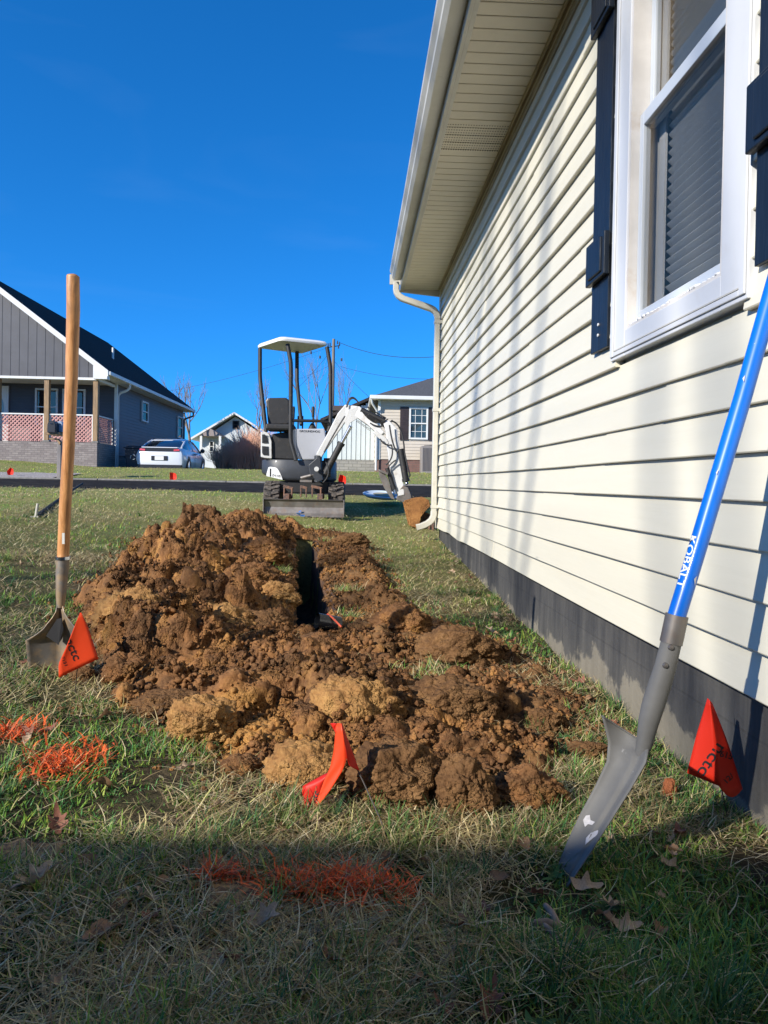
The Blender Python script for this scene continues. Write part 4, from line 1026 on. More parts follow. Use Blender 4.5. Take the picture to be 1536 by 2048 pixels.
# front console
co = MB(); co.slab([(585, 860), (592, 857.5), (649, 857), (652, 876), (642, 919), (602, 920), (591, 895)], 9.56, .26); c1 = co.build('console', X_p, ex, bevel=.015)
ce = MB(); ce.slab([(584.5, 860), (591.5, 857.5), (591.5, 893), (602, 920), (591, 917), (584.5, 898)], 9.548, .05); ce.build('console_edge', X_w, c1, bevel=.005)
decal('GROUNDHOG', [c1], (619.5, 862.6), (40, 1.2), 4.4, INK, c1, wpx=41, off=.003)
for (px, y0_, y1_, Y_) in ((586.5, 861, 813, 9.62), (626, 858, 813, 9.64)):
    lev = MB(); lev.tube([E(px - 2, y0_, Y_), E(px + .5, y0_ - 14, Y_), E(px, y0_ - 26, Y_)], .011, 8); lev.tube([E(px, y0_ - 24, Y_), E(px + .3, y1_ + 4, Y_), E(px, y1_, Y_)], [.018, .022, .018], 10)
    lev.lathe([(.055, 0), (.045, .03), (.018, .08)], E(px - 1.5, y0_ + 1, Y_), 14); lev.build('control_lever', X_k, ex, 50)
for px in (596, 605): lev = MB(); lev.tube([E(px, 858, 9.66), E(px + .5, 832, 9.66)], .010, 8); lev.build('control_lever', X_k, ex, 50)
# canopy: four posts and a hipped roof plate
cn_ = [E(561, 682, 9.44), E(657, 690, 9.71), E(603, 707, 10.4), E(513, 697, 10.04)]
zc = sum(p_.z for p_ in cn_) / 4; cn_ = [Vector((p_.x, p_.y, zc)) for p_ in cn_]; ctr = sum(cn_, Vector()) / 4
def rc(s_, z): 
    o_ = []
    for i in range(4):
        p_, pa, pb = cn_[i], cn_[i - 1], cn_[(i + 1) % 4]
        for t, q in ((.12, pa), (.03, pa), (.03, pb), (.12, pb)):
            v_ = p_ + (q - p_) * t + (ctr - p_) * (.02 if t < .1 else 0); v_ = ctr + (v_ - ctr) * s_; o_.append((v_.x, v_.y, z))
    return o_
ca = MB(); ca.loft([rc(.94, zc + .0), rc(.99, zc + .002), rc(1.0, zc + .012), rc(1.0, zc + .03), rc(.95, zc + .052), rc(.80, zc + .066)]); ca.build('canopy', mat('canopy_white', (.70, .70, .68), .4, var=.05, dirt=((.3, .25, .18), 4, .6, .8, .3)), ex, 40)
def post(pts, r=.026):
    k = MB(); P = [E(*p_) for p_ in pts]; q = [P[0]]
    for i in range(1, len(P) - 1): q += arc(P[i] + (P[i - 1] - P[i]) * .15, P[i], P[i] + (P[i + 1] - P[i]) * .15, 4)
    q.append(P[-1]); k.tube(q, r, 10); k.build('canopy_post', X_k, ex, 60)
post([(520, 697, 9.95), (520, 757, 9.92), (532, 863, 9.72)]); post([(575, 688, 9.56), (582, 727, 9.54), (581, 882, 9.53), (592, 921, 9.5)], .027)
post([(594, 703, 10.2), (594, 764, 10.1), (603, 850, 9.8)]); post([(654, 694, 9.72), (661, 735, 9.7), (661, 850, 9.66), (650, 880, 9.62)])
post([(583, 841, 9.54), (640, 842, 9.60), (656, 845, 9.64), (661, 858, 9.66)], .020)
# swing bracket, boom, dipper, cylinders and bucket
def beam(name, pts, hs, th, Y0_, Y1_, m_, par, bev=.008, ext=None):
    """box section following pixel centre line; hs half depth in metres, th width across"""
    P = [at(px, py, Y0_ + (Y1_ - Y0_) * i / (len(pts) - 1)) for i, (px, py) in enumerate(pts)]
    ax = (P[-1] - P[0]); nrm = Vector((0, 1, 0)); k = MB(); rings = []
    for i, p_ in enumerate(P):
        d = (P[min(i + 1, len(P) - 1)] - P[max(i - 1, 0)]).normalized(); u = d.cross(nrm).normalized(); nn = u.cross(d)
        h = hs[i] if hasattr(hs, '__len__') else hs
        rings.append([p_ + u * h - nn * th / 2, p_ + u * h + nn * th / 2, p_ - u * h + nn * th / 2, p_ - u * h - nn * th / 2])
    k.loft(rings); return k.build(name, m_, par, bevel=bev)
sb_ = MB(); sb_.slab([(617, 930), (633, 916), (640, 915), (646, 960), (636, 964), (620, 950)], 9.44, .22); sb_.box(E(655, 935, 9.68), (.10, .12, .24)); sb_.lathe([(.05, -.17), (.05, .17)], E(636, 938, 9.50), 18)
sb_.build('swing_bracket', X_g, ex, bevel=.008)
sc = MB(); sc.tube([E(602, 956, 9.46), E(622, 951, 9.44)], .022, 12); sc.tube([E(620, 951, 9.44), E(634, 949, 9.46)], .012, 10); sc.box(E(612, 962, 9.45), (.15, .05, .03)); sc.build('swing_cylinder', X_s, ex, 50)
for px, py, r in ((652, 939, .035), (655, 966, .03), (649, 949, .02)): pass
lp = MB(); lp.tube([E(633, 938, 9.37), E(633, 938, 9.40)], .03, 14); lp.build('pivot_pin', X_w, ex, 50)
boom = beam('boom', [(638, 912), (662, 872), (686, 832), (696, 822), (716, 824), (742, 846), (765, 870)], [.038, .050, .070, .082, .068, .048, .038], .11, 9.52, 9.30, X_w, ex, .01)
bu = MB(); bu.slab([(689, 840), (696, 820), (706, 816), (715, 812), (719, 822), (727, 836), (716, 836), (700, 846), (694, 862)], 9.32, .02); bu.build('boom_plate', X_w, boom, bevel=.004)
decal('GROUNDHOG', [boom], (727, 850.5), (28.5, 20), 4.6, INK, boom, wpx=32, off=.003)
def cyl(name, p0, p1, p2, r, Y0_, Y1_, par):
    a_, c2 = E(*p0, Y0_), E(*p2, Y1_); b2 = E(*p1, (Y0_ + Y1_) / 2); k = MB(); k.tube([a_, b2], r, 14); d = (b2 - a_).normalized(); k.tube([b2 - d * .03, b2 + d * .005], r * 1.18, 14); o_ = k.build(name, X_k, par, 50)
    k = MB(); k.tube([b2, c2], r * .52, 10); k.build('rod', X_c, o_, 50)
cyl('lift_cylinder', (650, 948), (683, 886), (702, 852), .042, 9.46, 9.40, boom)
cyl('dipper_cylinder', (722, 820), (768, 842), (782, 848), .036, 9.34, 9.28, boom)
hp = MB()
for k in range(4):
    hp.tube(arc(E(693 + k, 815 - k, 9.32), E(700 + k, 780 + k * 4, 9.33), E(716 + k * 2, 804 + k * 2, 9.33)), .009, 6) if k < 2 else None
    hp.tube(arc(E(724 + k * 4, 822 + k * 3, 9.26), E(748 + k * 3, 858 - k * 6, 9.26), E(776 - k * 2, 838 + k * 6, 9.26), 8), .008, 6)
hp.tube(arc(E(740, 846, 9.25), E(764, 862, 9.25), E(785, 840, 9.25), 8), .009, 6); hp.tube(arc(E(735, 814, 9.25), E(756, 828, 9.25), E(772, 836, 9.25), 8), .008, 6)
hp.tube(arc(E(690, 832, 9.34), E(668, 866, 9.36), E(648, 905, 9.40), 8), .010, 6); hp.tube(arc(E(652, 924, 9.36), E(664, 950, 9.33), E(646, 965, 9.36), 8), .009, 6)
hp.build('hydraulic_hose', X_k, boom, 50)
dip = beam('dipper_arm', [(773, 846), (783, 862), (786, 892), (790, 930), (796, 962), (802, 992)], [.04, .070, .074, .070, .062, .042], .10, 9.28, 9.16, X_w, ex, .008)
kp = MB(); kp.slab([(746, 866), (752, 860), (772, 876), (778, 886), (773, 890), (764, 882)], 9.18, .03); kp.build('dipper_link', X_w, dip, bevel=.004)
cyl('bucket_cylinder', (801, 898), (812, 962), (814, 968), .040, 9.14, 9.10, dip)
cyl('thumb_cylinder', (774, 936), (788, 978), (791, 988), .026, 9.12, 9.10, dip)
h2 = MB()
h2.tube(arc(E(783, 842, 9.14), E(806, 846, 9.14), E(809, 905, 9.12), 8) + arc(E(809, 905, 9.12), E(815, 935, 9.1), E(820, 950, 9.1), 4) + [E(816, 958, 9.1)], .010, 6)
h2.tube(arc(E(779, 850, 9.14), E(784, 890, 9.13), E(794, 905, 9.12), 8) + [E(797, 900, 9.12)], .010, 6); h2.tube(arc(E(760, 878, 9.14), E(770, 893, 9.12), E(783, 890, 9.12), 6) + arc(E(783, 890, 9.12), E(790, 915, 9.1), E(772, 930, 9.1), 6), .010, 6)
h2.tube(arc(E(776, 935, 9.1), E(783, 925, 9.1), E(792, 920, 9.1), 5), .009, 6)
h2.build('hydraulic_hose', X_k, dip, 50)
th_ = MB(); th_.slab([(757, 940), (768, 944), (778, 962), (784, 985), (790, 1000), (782, 997), (768, 975), (760, 955)], 9.10, .05); th_.slab([(757, 938), (776, 946), (776, 951), (758, 943)], 9.06, .06); th_.build('thumb', X_s, dip, bevel=.004)
lk = MB(); lk.slab([(793, 1000), (796, 982), (806, 971), (816, 975), (822, 990), (824, 1003), (812, 1004), (806, 1004)], 9.12, .03); lk.slab([(800, 1003), (799, 985), (808, 974), (820, 976), (826, 1002)], 9.24, .03); lk.build('bucket_linkage', X_s, dip, bevel=.004)
BC = claym('clay_coated_bucket', (.16, .07, .03), (.34, .15, .05), (.48, .25, .09))
bu_ = MB(); outer = [(808, 1001), (826, 996), (846, 994), (858, 1000), (861, 1012), (850, 1024), (842, 1034), (838, 1058), (820, 1052)]
A = [at(x_, y_, 9.05) for x_, y_ in outer]; A2 = [at(x_, y_, 9.05) for x_, y_ in [(812, 1006), (828, 1001), (845, 999), (854, 1003), (856, 1011), (846, 1021), (838, 1031), (834, 1050), (823, 1047)]]
bu_.prism(A, (0, .015, 0)); bu_.prism([p_ + Vector((0, .315, 0)) for p_ in A], (0, .015, 0))
ring = [[a_, b2, b2 + Vector((0, .3, 0)), a_ + Vector((0, .3, 0))] for a_, b2 in zip([p_ + Vector((0, .015, 0)) for p_ in A[1:]], [p_ + Vector((0, .015, 0)) for p_ in A2[1:]])]
bu_.loft(ring)
bk_ = bu_.build('bucket', BC, ex, bevel=.008)
for k in range(4):
    t_ = MB(); p_ = at(843 + k * 7.5, 1041, 9.2 - k * .05); t_.prism([p_ + Vector((-.02, 0, 0)), p_ + Vector((.022, 0, 0)), p_ + Vector((.014, 0, -.15)), p_ + Vector((.0, 0, -.16))], (0, .03, 0)); t_.build('bucket_tooth', X_r, bk_, bevel=.003)
bl2 = MB(); bl2.slab([(842, 1030), (850, 1024), (872, 1032), (870, 1042), (842, 1042)], 9.2, .03); bl2.build('bucket_lip', X_r, bk_, bevel=.004)
# ---------------------------------------------------------------- background houses
def lapmat(name, col, lap, rough=.6):
    m, n, l, b = node_mat(name); b.inputs['Roughness'].default_value = rough
    v = mapped(n, l); sp = n.new('ShaderNodeSeparateXYZ'); l.new(v, sp.inputs[0])
    f = n.new('ShaderNodeMath'); f.operation = 'MULTIPLY'; f.inputs[1].default_value = 1 / lap; l.new(sp.outputs['Z'], f.inputs[0])
    g = n.new('ShaderNodeMath'); g.operation = 'FRACT'; l.new(f.outputs[0], g.inputs[0])
    t = noise(n, l, v, 2, 6); c = mixc(n, l, t.outputs['Fac'], tuple(q * .9 for q in col), tuple(q * 1.08 for q in col)); l.new(c, b.inputs['Base Color'])
    bumpn(n, l, g.outputs[0], b, .35, .02); return m
def laps(mb, p0, p1, z0, z1, lap, out, thick=.018):
    """real lapped boards between two plan points; out = outward normal"""
    p0, p1, o_ = Vector((*p0, 0)), Vector((*p1, 0)), Vector((*out, 0)); z = z0
    while z < z1 - .01:
        zz = min(z + lap, z1)
        mb.loft([[p_ + o_ * thick + Vector((0, 0, z)), p_ + o_ * .002 + Vector((0, 0, zz)), p_ - o_ * .02 + Vector((0, 0, zz)), p_ - o_ * .02 + Vector((0, 0, z))] for p_ in (p0, p1)]); z = zz
GSL = mat('slate_siding', (.088, .088, .093), .55, var=.1, scale=2)
GBR = mat('grey_board_siding', (.062, .062, .072), .55, var=.15, scale=2)
TRIM = mat('white_trim', (.62, .62, .60), .5, var=.08, scale=3)
def brickmat(name, c1, c2, mo, sc=1.0):
    m, n, l, b = node_mat(name); b.inputs['Roughness'].default_value = .85
    v = mapped(n, l, (1, 1, 1)); sp = n.new('ShaderNodeSeparateXYZ'); l.new(v, sp.inputs[0])
    ad = n.new('ShaderNodeMath'); ad.operation = 'ADD'; l.new(sp.outputs['X'], ad.inputs[0]); l.new(sp.outputs['Y'], ad.inputs[1])
    cb = n.new('ShaderNodeCombineXYZ'); l.new(ad.outputs[0], cb.inputs[0]); l.new(sp.outputs['Z'], cb.inputs[1])
    br = n.new('ShaderNodeTexBrick'); l.new(cb.outputs[0], br.inputs['Vector']); br.inputs['Scale'].default_value = 1; br.inputs['Brick Width'].default_value = .22 * sc; br.inputs['Row Height'].default_value = .075 * sc; br.inputs['Mortar Size'].default_value = .008 * sc
    br.inputs['Color1'].default_value = (*c1, 1); br.inputs['Color2'].default_value = (*c2, 1); br.inputs['Mortar'].default_value = (*mo, 1)
    l.new(mixc(n, l, .3, br.outputs['Color'], noise(n, l, v, 12).outputs['Fac'], 'OVERLAY'), b.inputs['Base Color']); return m
GBK = brickmat('grey_brick', (.17, .14, .135), (.25, .215, .20), (.12, .11, .10))
DGL = glassmat('dark_window_glass', (.5, .55, .6), .14)
def winbox(par, p0, p1, out, z0, z1, split=True, fr=TRIM, fw=.07, blind=False, grid=False):
    """double hung window between two plan points"""
    p0, p1, o_ = Vector((*p0, 0)), Vector((*p1, 0)), Vector((*out, 0)); d = (p1 - p0); L = d.length; d.normalize()
    Mx = Matrix((d, o_, Vector((0, 0, 1)))).transposed(); c = (p0 + p1) / 2
    k = MB(); zc_ = (z0 + z1) / 2
    for s_ in (-1, 1): k.box(c + d * s_ * (L / 2 - fw / 2) + o_ * .03 + Vector((0, 0, zc_)), (fw, .07, z1 - z0), M=Mx)
    for z in (z0 + fw / 2, z1 - fw / 2): k.box(c + o_ * .028 + Vector((0, 0, z)), (L - 2 * fw, .066, fw), M=Mx)
    if split: k.box(c + o_ * .026 + Vector((0, 0, zc_)), (L - 2 * fw, .05, .05), M=Mx)
    f_ = k.build('window', fr, par, bevel=.004)
    for a_, b2 in (((z0 + fw, zc_ - .025), (zc_ + .025, z1 - fw)) if split else ((z0 + fw, z1 - fw),)):
        g = MB(); g.quad(*[c + d * sx * (L / 2 - fw) + o_ * .012 + Vector((0, 0, zz)) for sx, zz in ((-1, a_), (1, a_), (1, b2), (-1, b2))]); g.build('pane', DGL, f_)
    r_ = MB(); r_.box(c + o_ * .004 + Vector((0, 0, zc_)), (L - 2 * fw, .006, z1 - z0 - 2 * fw), M=Mx); r_.build('room_darkness' if not blind else 'blinds', mat('curtain', (.20, .26, .27), .9, var=.5, scale=3) if blind else M['inside'], f_)
    if grid:
        q = MB(); 
        for z in (z0 + (z1 - z0) * .25, z0 + (z1 - z0) * .75): q.box(c + o_ * .016 + Vector((0, 0, z)), (L - 2 * fw, .012, .02), M=Mx)
        for s_ in (-.17, .17): q.box(c + d * L * s_ + o_ * .0165 + Vector((0, 0, zc_)), (.02, .012, z1 - z0 - 2 * fw), M=Mx)
        q.build('muntin', fr, f_)
    return f_
gh = thing('grey_house', 'grey house with a brick porch and pink lattice railing behind the wooden shovel', 'house', (-13, 33, 1.2))
XS = -9.12; YP = 27.0; YW = 29.0; YB = 40.5; XRG = -13.25; ZE = 4.50; ZR = 7.95; XL2 = -17.4
ZF = 2.02; ZC = 4.32
k = MB(); laps(k, (XS, YW), (XS, YB), ZF - .35, ZE + .0, .125, (1, 0)); k.build('side_wall', GSL, gh)
k = MB(); laps(k, (XL2, YW), (XS, YW), ZF - .1, ZC + .1, .125, (0, -1)); k.build('porch_wall', GBR, gh)
k = MB(); k.bx(XL2, XS - .03, YW + .03, YB, 1, ZE - .1); k.build('wall_core', GBR, gh)
k = MB(); laps(k, (XL2, YB), (XS, YB), ZF - .1, ZE, .25, (0, 1)); k.build('back_wall', GSL, gh)
k = MB(); k.bx(XS - .10, XS + .0, YP + .06, YW - .03, ZC + .051, ZE + .12); k.build('porch_side_wall', GSL, gh)
k = MB(); k.bx(XS - .02, XS + .09, YW - .02, YW + .09, .9, ZE - .05); k.build('corner_trim', TRIM, gh, bevel=.01)
# brick base, porch deck
k = MB(); k.bx(XL2, XS + .04, YP - .02, YP + .22, .6, ZF + .02); k.bx(XS - .18, XS + .04, YP + .23, YW + .0, .6, ZF + .02); k.bx(XL2, XS - .02, YW + .02, YB, .6, ZF - .36)
k.build('brick_base', GBK, gh, bevel=.01)
k = MB(); k.bx(XL2, XS - .19, YP + .23, YW, ZF - .14, ZF - .04); k.build('porch_floor', M['concrete'], gh)
k = MB(); k.bx(XL2, XS - .02, YP + .05, YW, ZC + .0, ZC + .05); k.build('porch_ceiling', TRIM, gh)
# gable: vertical boards, white rake and roof
sl_ = (ZR - ZE) / (-8.72 - XRG)
g = MB(); x = XS - .02
while x > XL2:
    zt_ = ZE + sl_ * ((-8.72 - x) if x > XRG else (x + 17.78)) - .03; zt2 = ZE + sl_ * ((-8.72 - (x - .3)) if x - .3 > XRG else (x - .3 + 17.78)) - .03
    g.prism([(x, YP - .0, ZC + .02), (x - .285, YP, ZC + .02), (x - .285, YP, max(zt2, ZC + .03)), (x, YP, max(zt_, ZC + .03))], (0, .05, 0)); g.bx(x - .30, x - .285, YP + .012, YP + .04, ZC + .02, min(zt_, zt2)); x -= .30
g.build('gable_boards', GBR, gh)
k = MB(); k.bx(XL2, XS + .02, YP - .03, YP + .10, ZC - .07, ZC + .019); k.bx(XS - .10, XS + .02, YP + .11, YW - .03, ZC - .07, ZC + .01); k.build('porch_beam', TRIM, gh, bevel=.008)
def roofslab(mb, xa, za, xb, zb2, y0, y1, t=.10):
    mb.prism([(xa, y0, za), (xb, y0, zb2), (xb, y0, zb2 + t), (xa, y0, za + t)], (0, y1 - y0, 0))
k = MB(); roofslab(k, -8.66, ZE - .02, XRG, ZR, YP - .34, YB + .35); roofslab(k, XRG, ZR, -17.84, ZE - .02, YP - .34, YB + .35); rf_ = k.build('roof', M['shingle'], gh)
k = MB(); k.prism([(-8.62, YP - .37, ZE - .16), (XRG, YP - .37, ZR - .14), (XRG, YP - .37, ZR + .08), (-8.62, YP - .37, ZE + .06)], (0, .03, 0)); k.prism([(-8.66, YP - .339, ZE - .24), (-8.66, YP - .339, ZE - .03), (-9.15, YP - .339, ZE + .3), (-9.15, YP - .339, ZE - .24)], (0, .30, 0))
k.build('rake_board', TRIM, gh, bevel=.005)
k = MB(); k.bx(-9.1, -8.70, YP + .0, YB + .3, ZE - .10, ZE - .04); k.build('eave_soffit', TRIM, gh)
k = MB(); k.bx(-8.655, -8.54, YP - .34, YB + .33, ZE - .10, ZE + .035); k.build('gutter', TRIM, gh, bevel=.02)
k = MB(); pts_ = [(-8.62, YW + .16, ZE - .10)] + arc((-8.62, YW + .16, ZE - .2), (-8.62, YW + .16, ZE - .34), (-8.95, YW + .16, ZE - .42), 4) + [(XS + .07, YW + .16, ZE - .55), (XS + .07, YW + .16, 1.2)]
k.tube(pts_, .05, 8); k.build('downspout', TRIM, gh, 50)
k = MB(); k.tube([(-8.62, YB + .1, ZE - .1), (-8.62, YB + .1, ZE - .3), (XS + .07, YB - .1, ZE - .5)], .05, 8); k.tube([(XS + .07, YB - .1, ZE - .5), (XS + .07, YB - .1, 1.2)], .05, 8); k.build('downspout', GSL, gh, 50)
k = MB(); q = at(276, 746, 33.5); zr = ZE + sl_ * (-8.72 - (-10.6)); k.tube([(-10.55, 33.2, zr - .1), (-10.55, 33.2, zr + .55)], .05, 10); k.build('vent_pipe', TRIM, rf_, 50)
# porch posts and lattice railing
PW = mat('porch_wood', (.30, .19, .095), .7, col2=(.18, .115, .06), scale=6, stretch=(4, 4, .5))
LAT = mat('pink_lattice', (.50, .25, .22), .7, var=.15, scale=5)
pxs_ = [(-9.18, 'a'), at(92, 820, YP).x, -14.0, -16.6]; pxs_ = [-9.18, pxs_[1], 2 * pxs_[1] + 9.18, 3 * pxs_[1] + 18.36]
for x in pxs_:
    k = MB(); k.bx(x - .085, x + .085, YP + .02, YP + .19, ZF + .08, ZC - .071); p_ = k.build('porch_post', PW, gh, bevel=.01)
    k = MB(); k.bx(x - .12, x + .12, YP - .005, YP + .21, ZF + .021, ZF + .079); k.build('post_base', M['concrete'], p_, bevel=.01)
def lattice(p0, p1, out):
    p0, p1, o_ = Vector((*p0, 0)), Vector((*p1, 0)), Vector((*out, 0)); d = p1 - p0; L = d.length; d.normalize(); za, zb2 = ZF + .05, 3.0
    k = MB(); H = zb2 - za; s_ = -H
    for sgn in (1, -1):
        s_ = -H
        while s_ < L:
            pa, pb = max(0, s_), min(L, s_ + H)
            if pb > pa + .02:
                za1, zb1 = (pa - s_, pb - s_)
                if sgn < 0: za1, zb1 = H - za1, H - zb1
                A = p0 + d * pa + Vector((0, 0, za + za1)); B = p0 + d * pb + Vector((0, 0, za + zb1)); md_ = (A + B) / 2; dd = (B - A)
                k.box(md_ + o_ * (.006 * sgn), (dd.length, .008, .045), M=Matrix((dd.normalized(), o_, dd.normalized().cross(o_))).transposed())
            s_ += .14
    lp_ = k.build('lattice_panel', LAT, gh)
    k = MB(); Mx = Matrix((d, o_, Vector((0, 0, 1)))).transposed(); k.box((p0 + p1) / 2 + Vector((0, 0, zb2 + .02)), (L, .07, .045), M=Mx)
    for q in (p0 + d * .02, p1 - d * .02): k.box(q + Vector((0, 0, (za + zb2) / 2)), (.035, .05, zb2 - za), M=Mx)
    k.build('railing_frame', TRIM, lp_)
for xa, xb in zip(pxs_[:-1], pxs_[1:]): lattice((xb + .09, YP + .10), (xa - .09, YP + .10), (0, -1))
lattice((XS - .07, YP + .2), (XS - .07, YW - .04), (1, 0))
# windows and door of the grey house
for pa, pb in ((71.5, 117), (126, 172)):
    xa, xb = at(pa, 800, YW).x, at(pb, 800, YW).x; winbox(gh, (xa, YW - .02), (xb, YW - .02), (0, -1), 2.75, at(90, 777, YW).z)
for pa, pb, ya, yb in ((281, 293.5, 803, 844), (353, 363, 833, 877)):
    Ya, Yb = [None, None]
    f = lambda px: next(y_ for y_ in np.arange(29, 41, .02) if at(px, 850, y_).x <= XS + .02 + 0 * y_ or True and at(px, 850, y_).x < XS)
    Ya = next(y_ for y_ in np.arange(26, 42, .02) if at(pa, 850, y_).x < XS); Yb = next(y_ for y_ in np.arange(26, 42, .02) if at(pb, 850, y_).x < XS)
    winbox(gh, (XS + .015, Ya), (XS + .015, Yb), (1, 0), at(pa, yb, (Ya + Yb) / 2).z, at(pa, ya, (Ya + Yb) / 2).z)
xa, xb = at(-16, 800, YW).x, at(19, 800, YW).x; ztd = at(5, 772, YW).z
k = MB(); k.bx(xa, xb, YW - .10, YW - .03, ZF, ztd); dr_ = k.build('door', TRIM, gh, bevel=.01)
k = MB(); rg_ = []
for t in range(24): a_ = t / 24 * 6.283; rg_.append(Vector(((xa + xb) / 2 + .17 * math.cos(a_), YW - .108, (ZF + ztd) / 2 + .25 + .42 * math.sin(a_))))
k.add(rg_, [tuple(range(24))]); k.build('oval_glass', DGL, dr_)
k = MB(); k.lathe([(.02, 0), (.035, .03), (.02, .06)], (xb - .09, YW - .101, ZF + .95), 10, Matrix.Rotation(R_(90), 3, 'X')); k.build('door_knob', X_s, dr_, 50)

# ---- right hand house
ch = thing('tan_house', 'tan sided house with brown shutters and grey hip roof across the road', 'house', (4, 33, 1.3))
TAN = mat('tan_siding', (.50, .44, .36), .6, var=.08, scale=2); BRN = mat('brown_shutter', (.035, .022, .02), .5, var=.3, scale=8)
RBK = brickmat('red_brown_brick', (.13, .07, .06), (.18, .09, .075), (.10, .08, .07)); Y3 = 30.0
xc0 = at(759, 800, Y3).x; xe0 = at(744, 792, Y3 - .4).x; zw1 = at(800, 797, Y3).z; zw0 = at(800, 919, Y3).z
k = MB(); laps(k, (xc0, Y3), (9, Y3), zw0, zw1, .125, (0, -1)); laps(k, (xc0, Y3 + 8), (xc0, Y3 + .02), zw0, zw1, .25, (-1, 0)); k.build('wall', TAN, ch)
k = MB(); k.bx(xc0 + .02, 9, Y3 + .02, Y3 + 8, .8, zw0 + .001); k.bx(xc0 + .03, 8.99, Y3 + .03, Y3 + 7.9, zw0, zw1); k.build('foundation', RBK, ch)
k = MB(); k.bx(xc0 - .05, xc0 + .06, Y3 - .04, Y3 + .06, zw0 - .02, zw1); k.build('corner_trim', TRIM, ch)
ze = at(800, 793, Y3 - .4).z; rz_ = at(870, 768, Y3 + 2.4).z
k = MB(); A_ = [(xe0, Y3 - .4, ze), (10, Y3 - .4, ze), (10, Y3 + 8.4, ze), (xe0, Y3 + 8.4, ze)]; B_ = [(xe0 + 4.4, Y3 + 4, ze + 1.9), (6, Y3 + 4, ze + 1.9), (6, Y3 + 4.05, ze + 1.9), (xe0 + 4.4, Y3 + 4.05, ze + 1.9)]
k.loft([A_, B_]); k.build('roof', mat('grey_shingles', (.075, .078, .085), .9, var=.3, scale=14), ch)
k = MB(); k.bx(xe0 - .08, 10, Y3 - .5, Y3 - .401, ze - .12, ze + .03); k.bx(xe0 - .08, xe0 - .001, Y3 - .40, Y3 + 8.4, ze - .12, ze + .03); k.build('gutter', TRIM, ch, bevel=.02)
k = MB(); k.bx(xe0, 9.9, Y3 - .40, Y3 - .02, ze - .12, ze - .09); k.build('soffit', TRIM, ch)
k = MB(); k.tube([(xe0 - .03, Y3 - .44, ze - .1), (xe0 + .02, Y3 - .38, ze - .3), (xc0 - .1, Y3 - .1, ze - .55), (xc0 - .1, Y3 - .1, 1.3)], .045, 8); k.build('downspout', TRIM, ch, 50)
wa, wb_ = at(818, 840, Y3).x, at(856, 840, Y3).x; wz0, wz1 = at(830, 879, Y3).z, at(830, 815, Y3).z
winbox(ch, (wa, Y3 - .02), (wb_, Y3 - .02), (0, -1), wz0, wz1, blind=True, grid=True)
for x_ in (wa - .36, wb_ + .02):
    k = MB(); k.bx(x_, x_ + .34, Y3 - .06, Y3 - .02, wz0 - .03, wz1 + .02)
    for z in np.arange(wz0 + .05, wz1 - .1, .09): k.bx(x_ + .04, x_ + .30, Y3 - .068, Y3 - .0605, z, z + .05)
    k.build('shutter', BRN, ch)
# air conditioner
ac = thing('air_conditioner', 'grey ribbed outdoor air conditioning unit against the tan house', 'air conditioner', (3.1, 29.3, 1.2))
a0, a1 = at(841, 935, 29.3), at(872, 893, 29.3); zg_ = float(Gs(3, 29.3))
k = MB(); k.bx(a0.x, a0.x + .85, 28.9, 29.7, zg_ - .05, a1.z); k.build('cabinet', mat('ac_grey', (.20, .18, .17), .6), ac, bevel=.02)
k = MB(); x_ = a0.x + .05
while x_ < a0.x + .8: k.bx(x_, x_ + .02, 28.885, 28.899, zg_ + .08, a1.z - .08); x_ += .05
k.build('grille', mat('ac_dark', (.09, .08, .08), .6), ac)
k = MB(); k.lathe([(.3, 0), (.3, .03), (.05, .05)], (a0.x + .42, 29.3, a1.z), 20); k.build('fan_cover', X_k, ac, 40)
# white shed
sh = thing('white_shed', 'white ribbed metal shed on block foundation behind the excavator boom', 'shed', (-.2, 37, 1.4)); Y4 = 36.0
sx0, sx1 = at(655, 880, Y4).x, at(743, 880, Y4).x; sz0, sz1 = at(700, 919, Y4).z, at(645, 838, Y4).z; szp = at(742, 797, Y4).z
k = MB(); x_ = sx0
while x_ < sx1:
    t = (x_ - sx0) / (sx1 - sx0); zt_ = sz1 + (szp - sz1) * t - .08
    k.prism([(x_, Y4, sz0), (x_ + .19, Y4, sz0), (x_ + .19, Y4, zt_), (x_, Y4, zt_)], (0, .05, 0)); k.bx(x_ + .19, x_ + .225, Y4 - .03, Y4 + .05, sz0, zt_); x_ += .225
k.build('metal_wall', mat('ribbed_white_metal', (.50, .55, .56), .45, var=.05, scale=2), sh)
k = MB(); k.bx(sx0 - .02, sx1 + 3, Y4 + .0, Y4 + .2, .8, sz0); k.build('block_base', brickmat('grey_block', (.22, .22, .21), (.27, .265, .25), (.14, .14, .13), 1.9), sh)
k = MB(); k.prism([(sx0 - .35, Y4 - .25, sz1 - .14), (sx1 + .1, Y4 - .25, szp + .02), (sx1 + .1, Y4 - .25, szp + .16), (sx0 - .35, Y4 - .25, sz1 + .0)], (0, 7, 0)); k.prism([(sx1 + .1, Y4 - .25, szp + .02), (sx1 + 3.2, Y4 - .25, sz1), (sx1 + 3.2, Y4 - .25, sz1 + .14), (sx1 + .1, Y4 - .25, szp + .16)], (0, 7, 0))
k.build('roof', M['shingle'], sh)
k = MB(); k.bx(sx0, sx0 + .05, Y4 + .2, Y4 + 6, sz0, sz1 - .1); k.bx(sx0, sx1 + 2.9, Y4 + 6, Y4 + 6.05, sz0, sz1); k.build('side_wall', TRIM, sh)
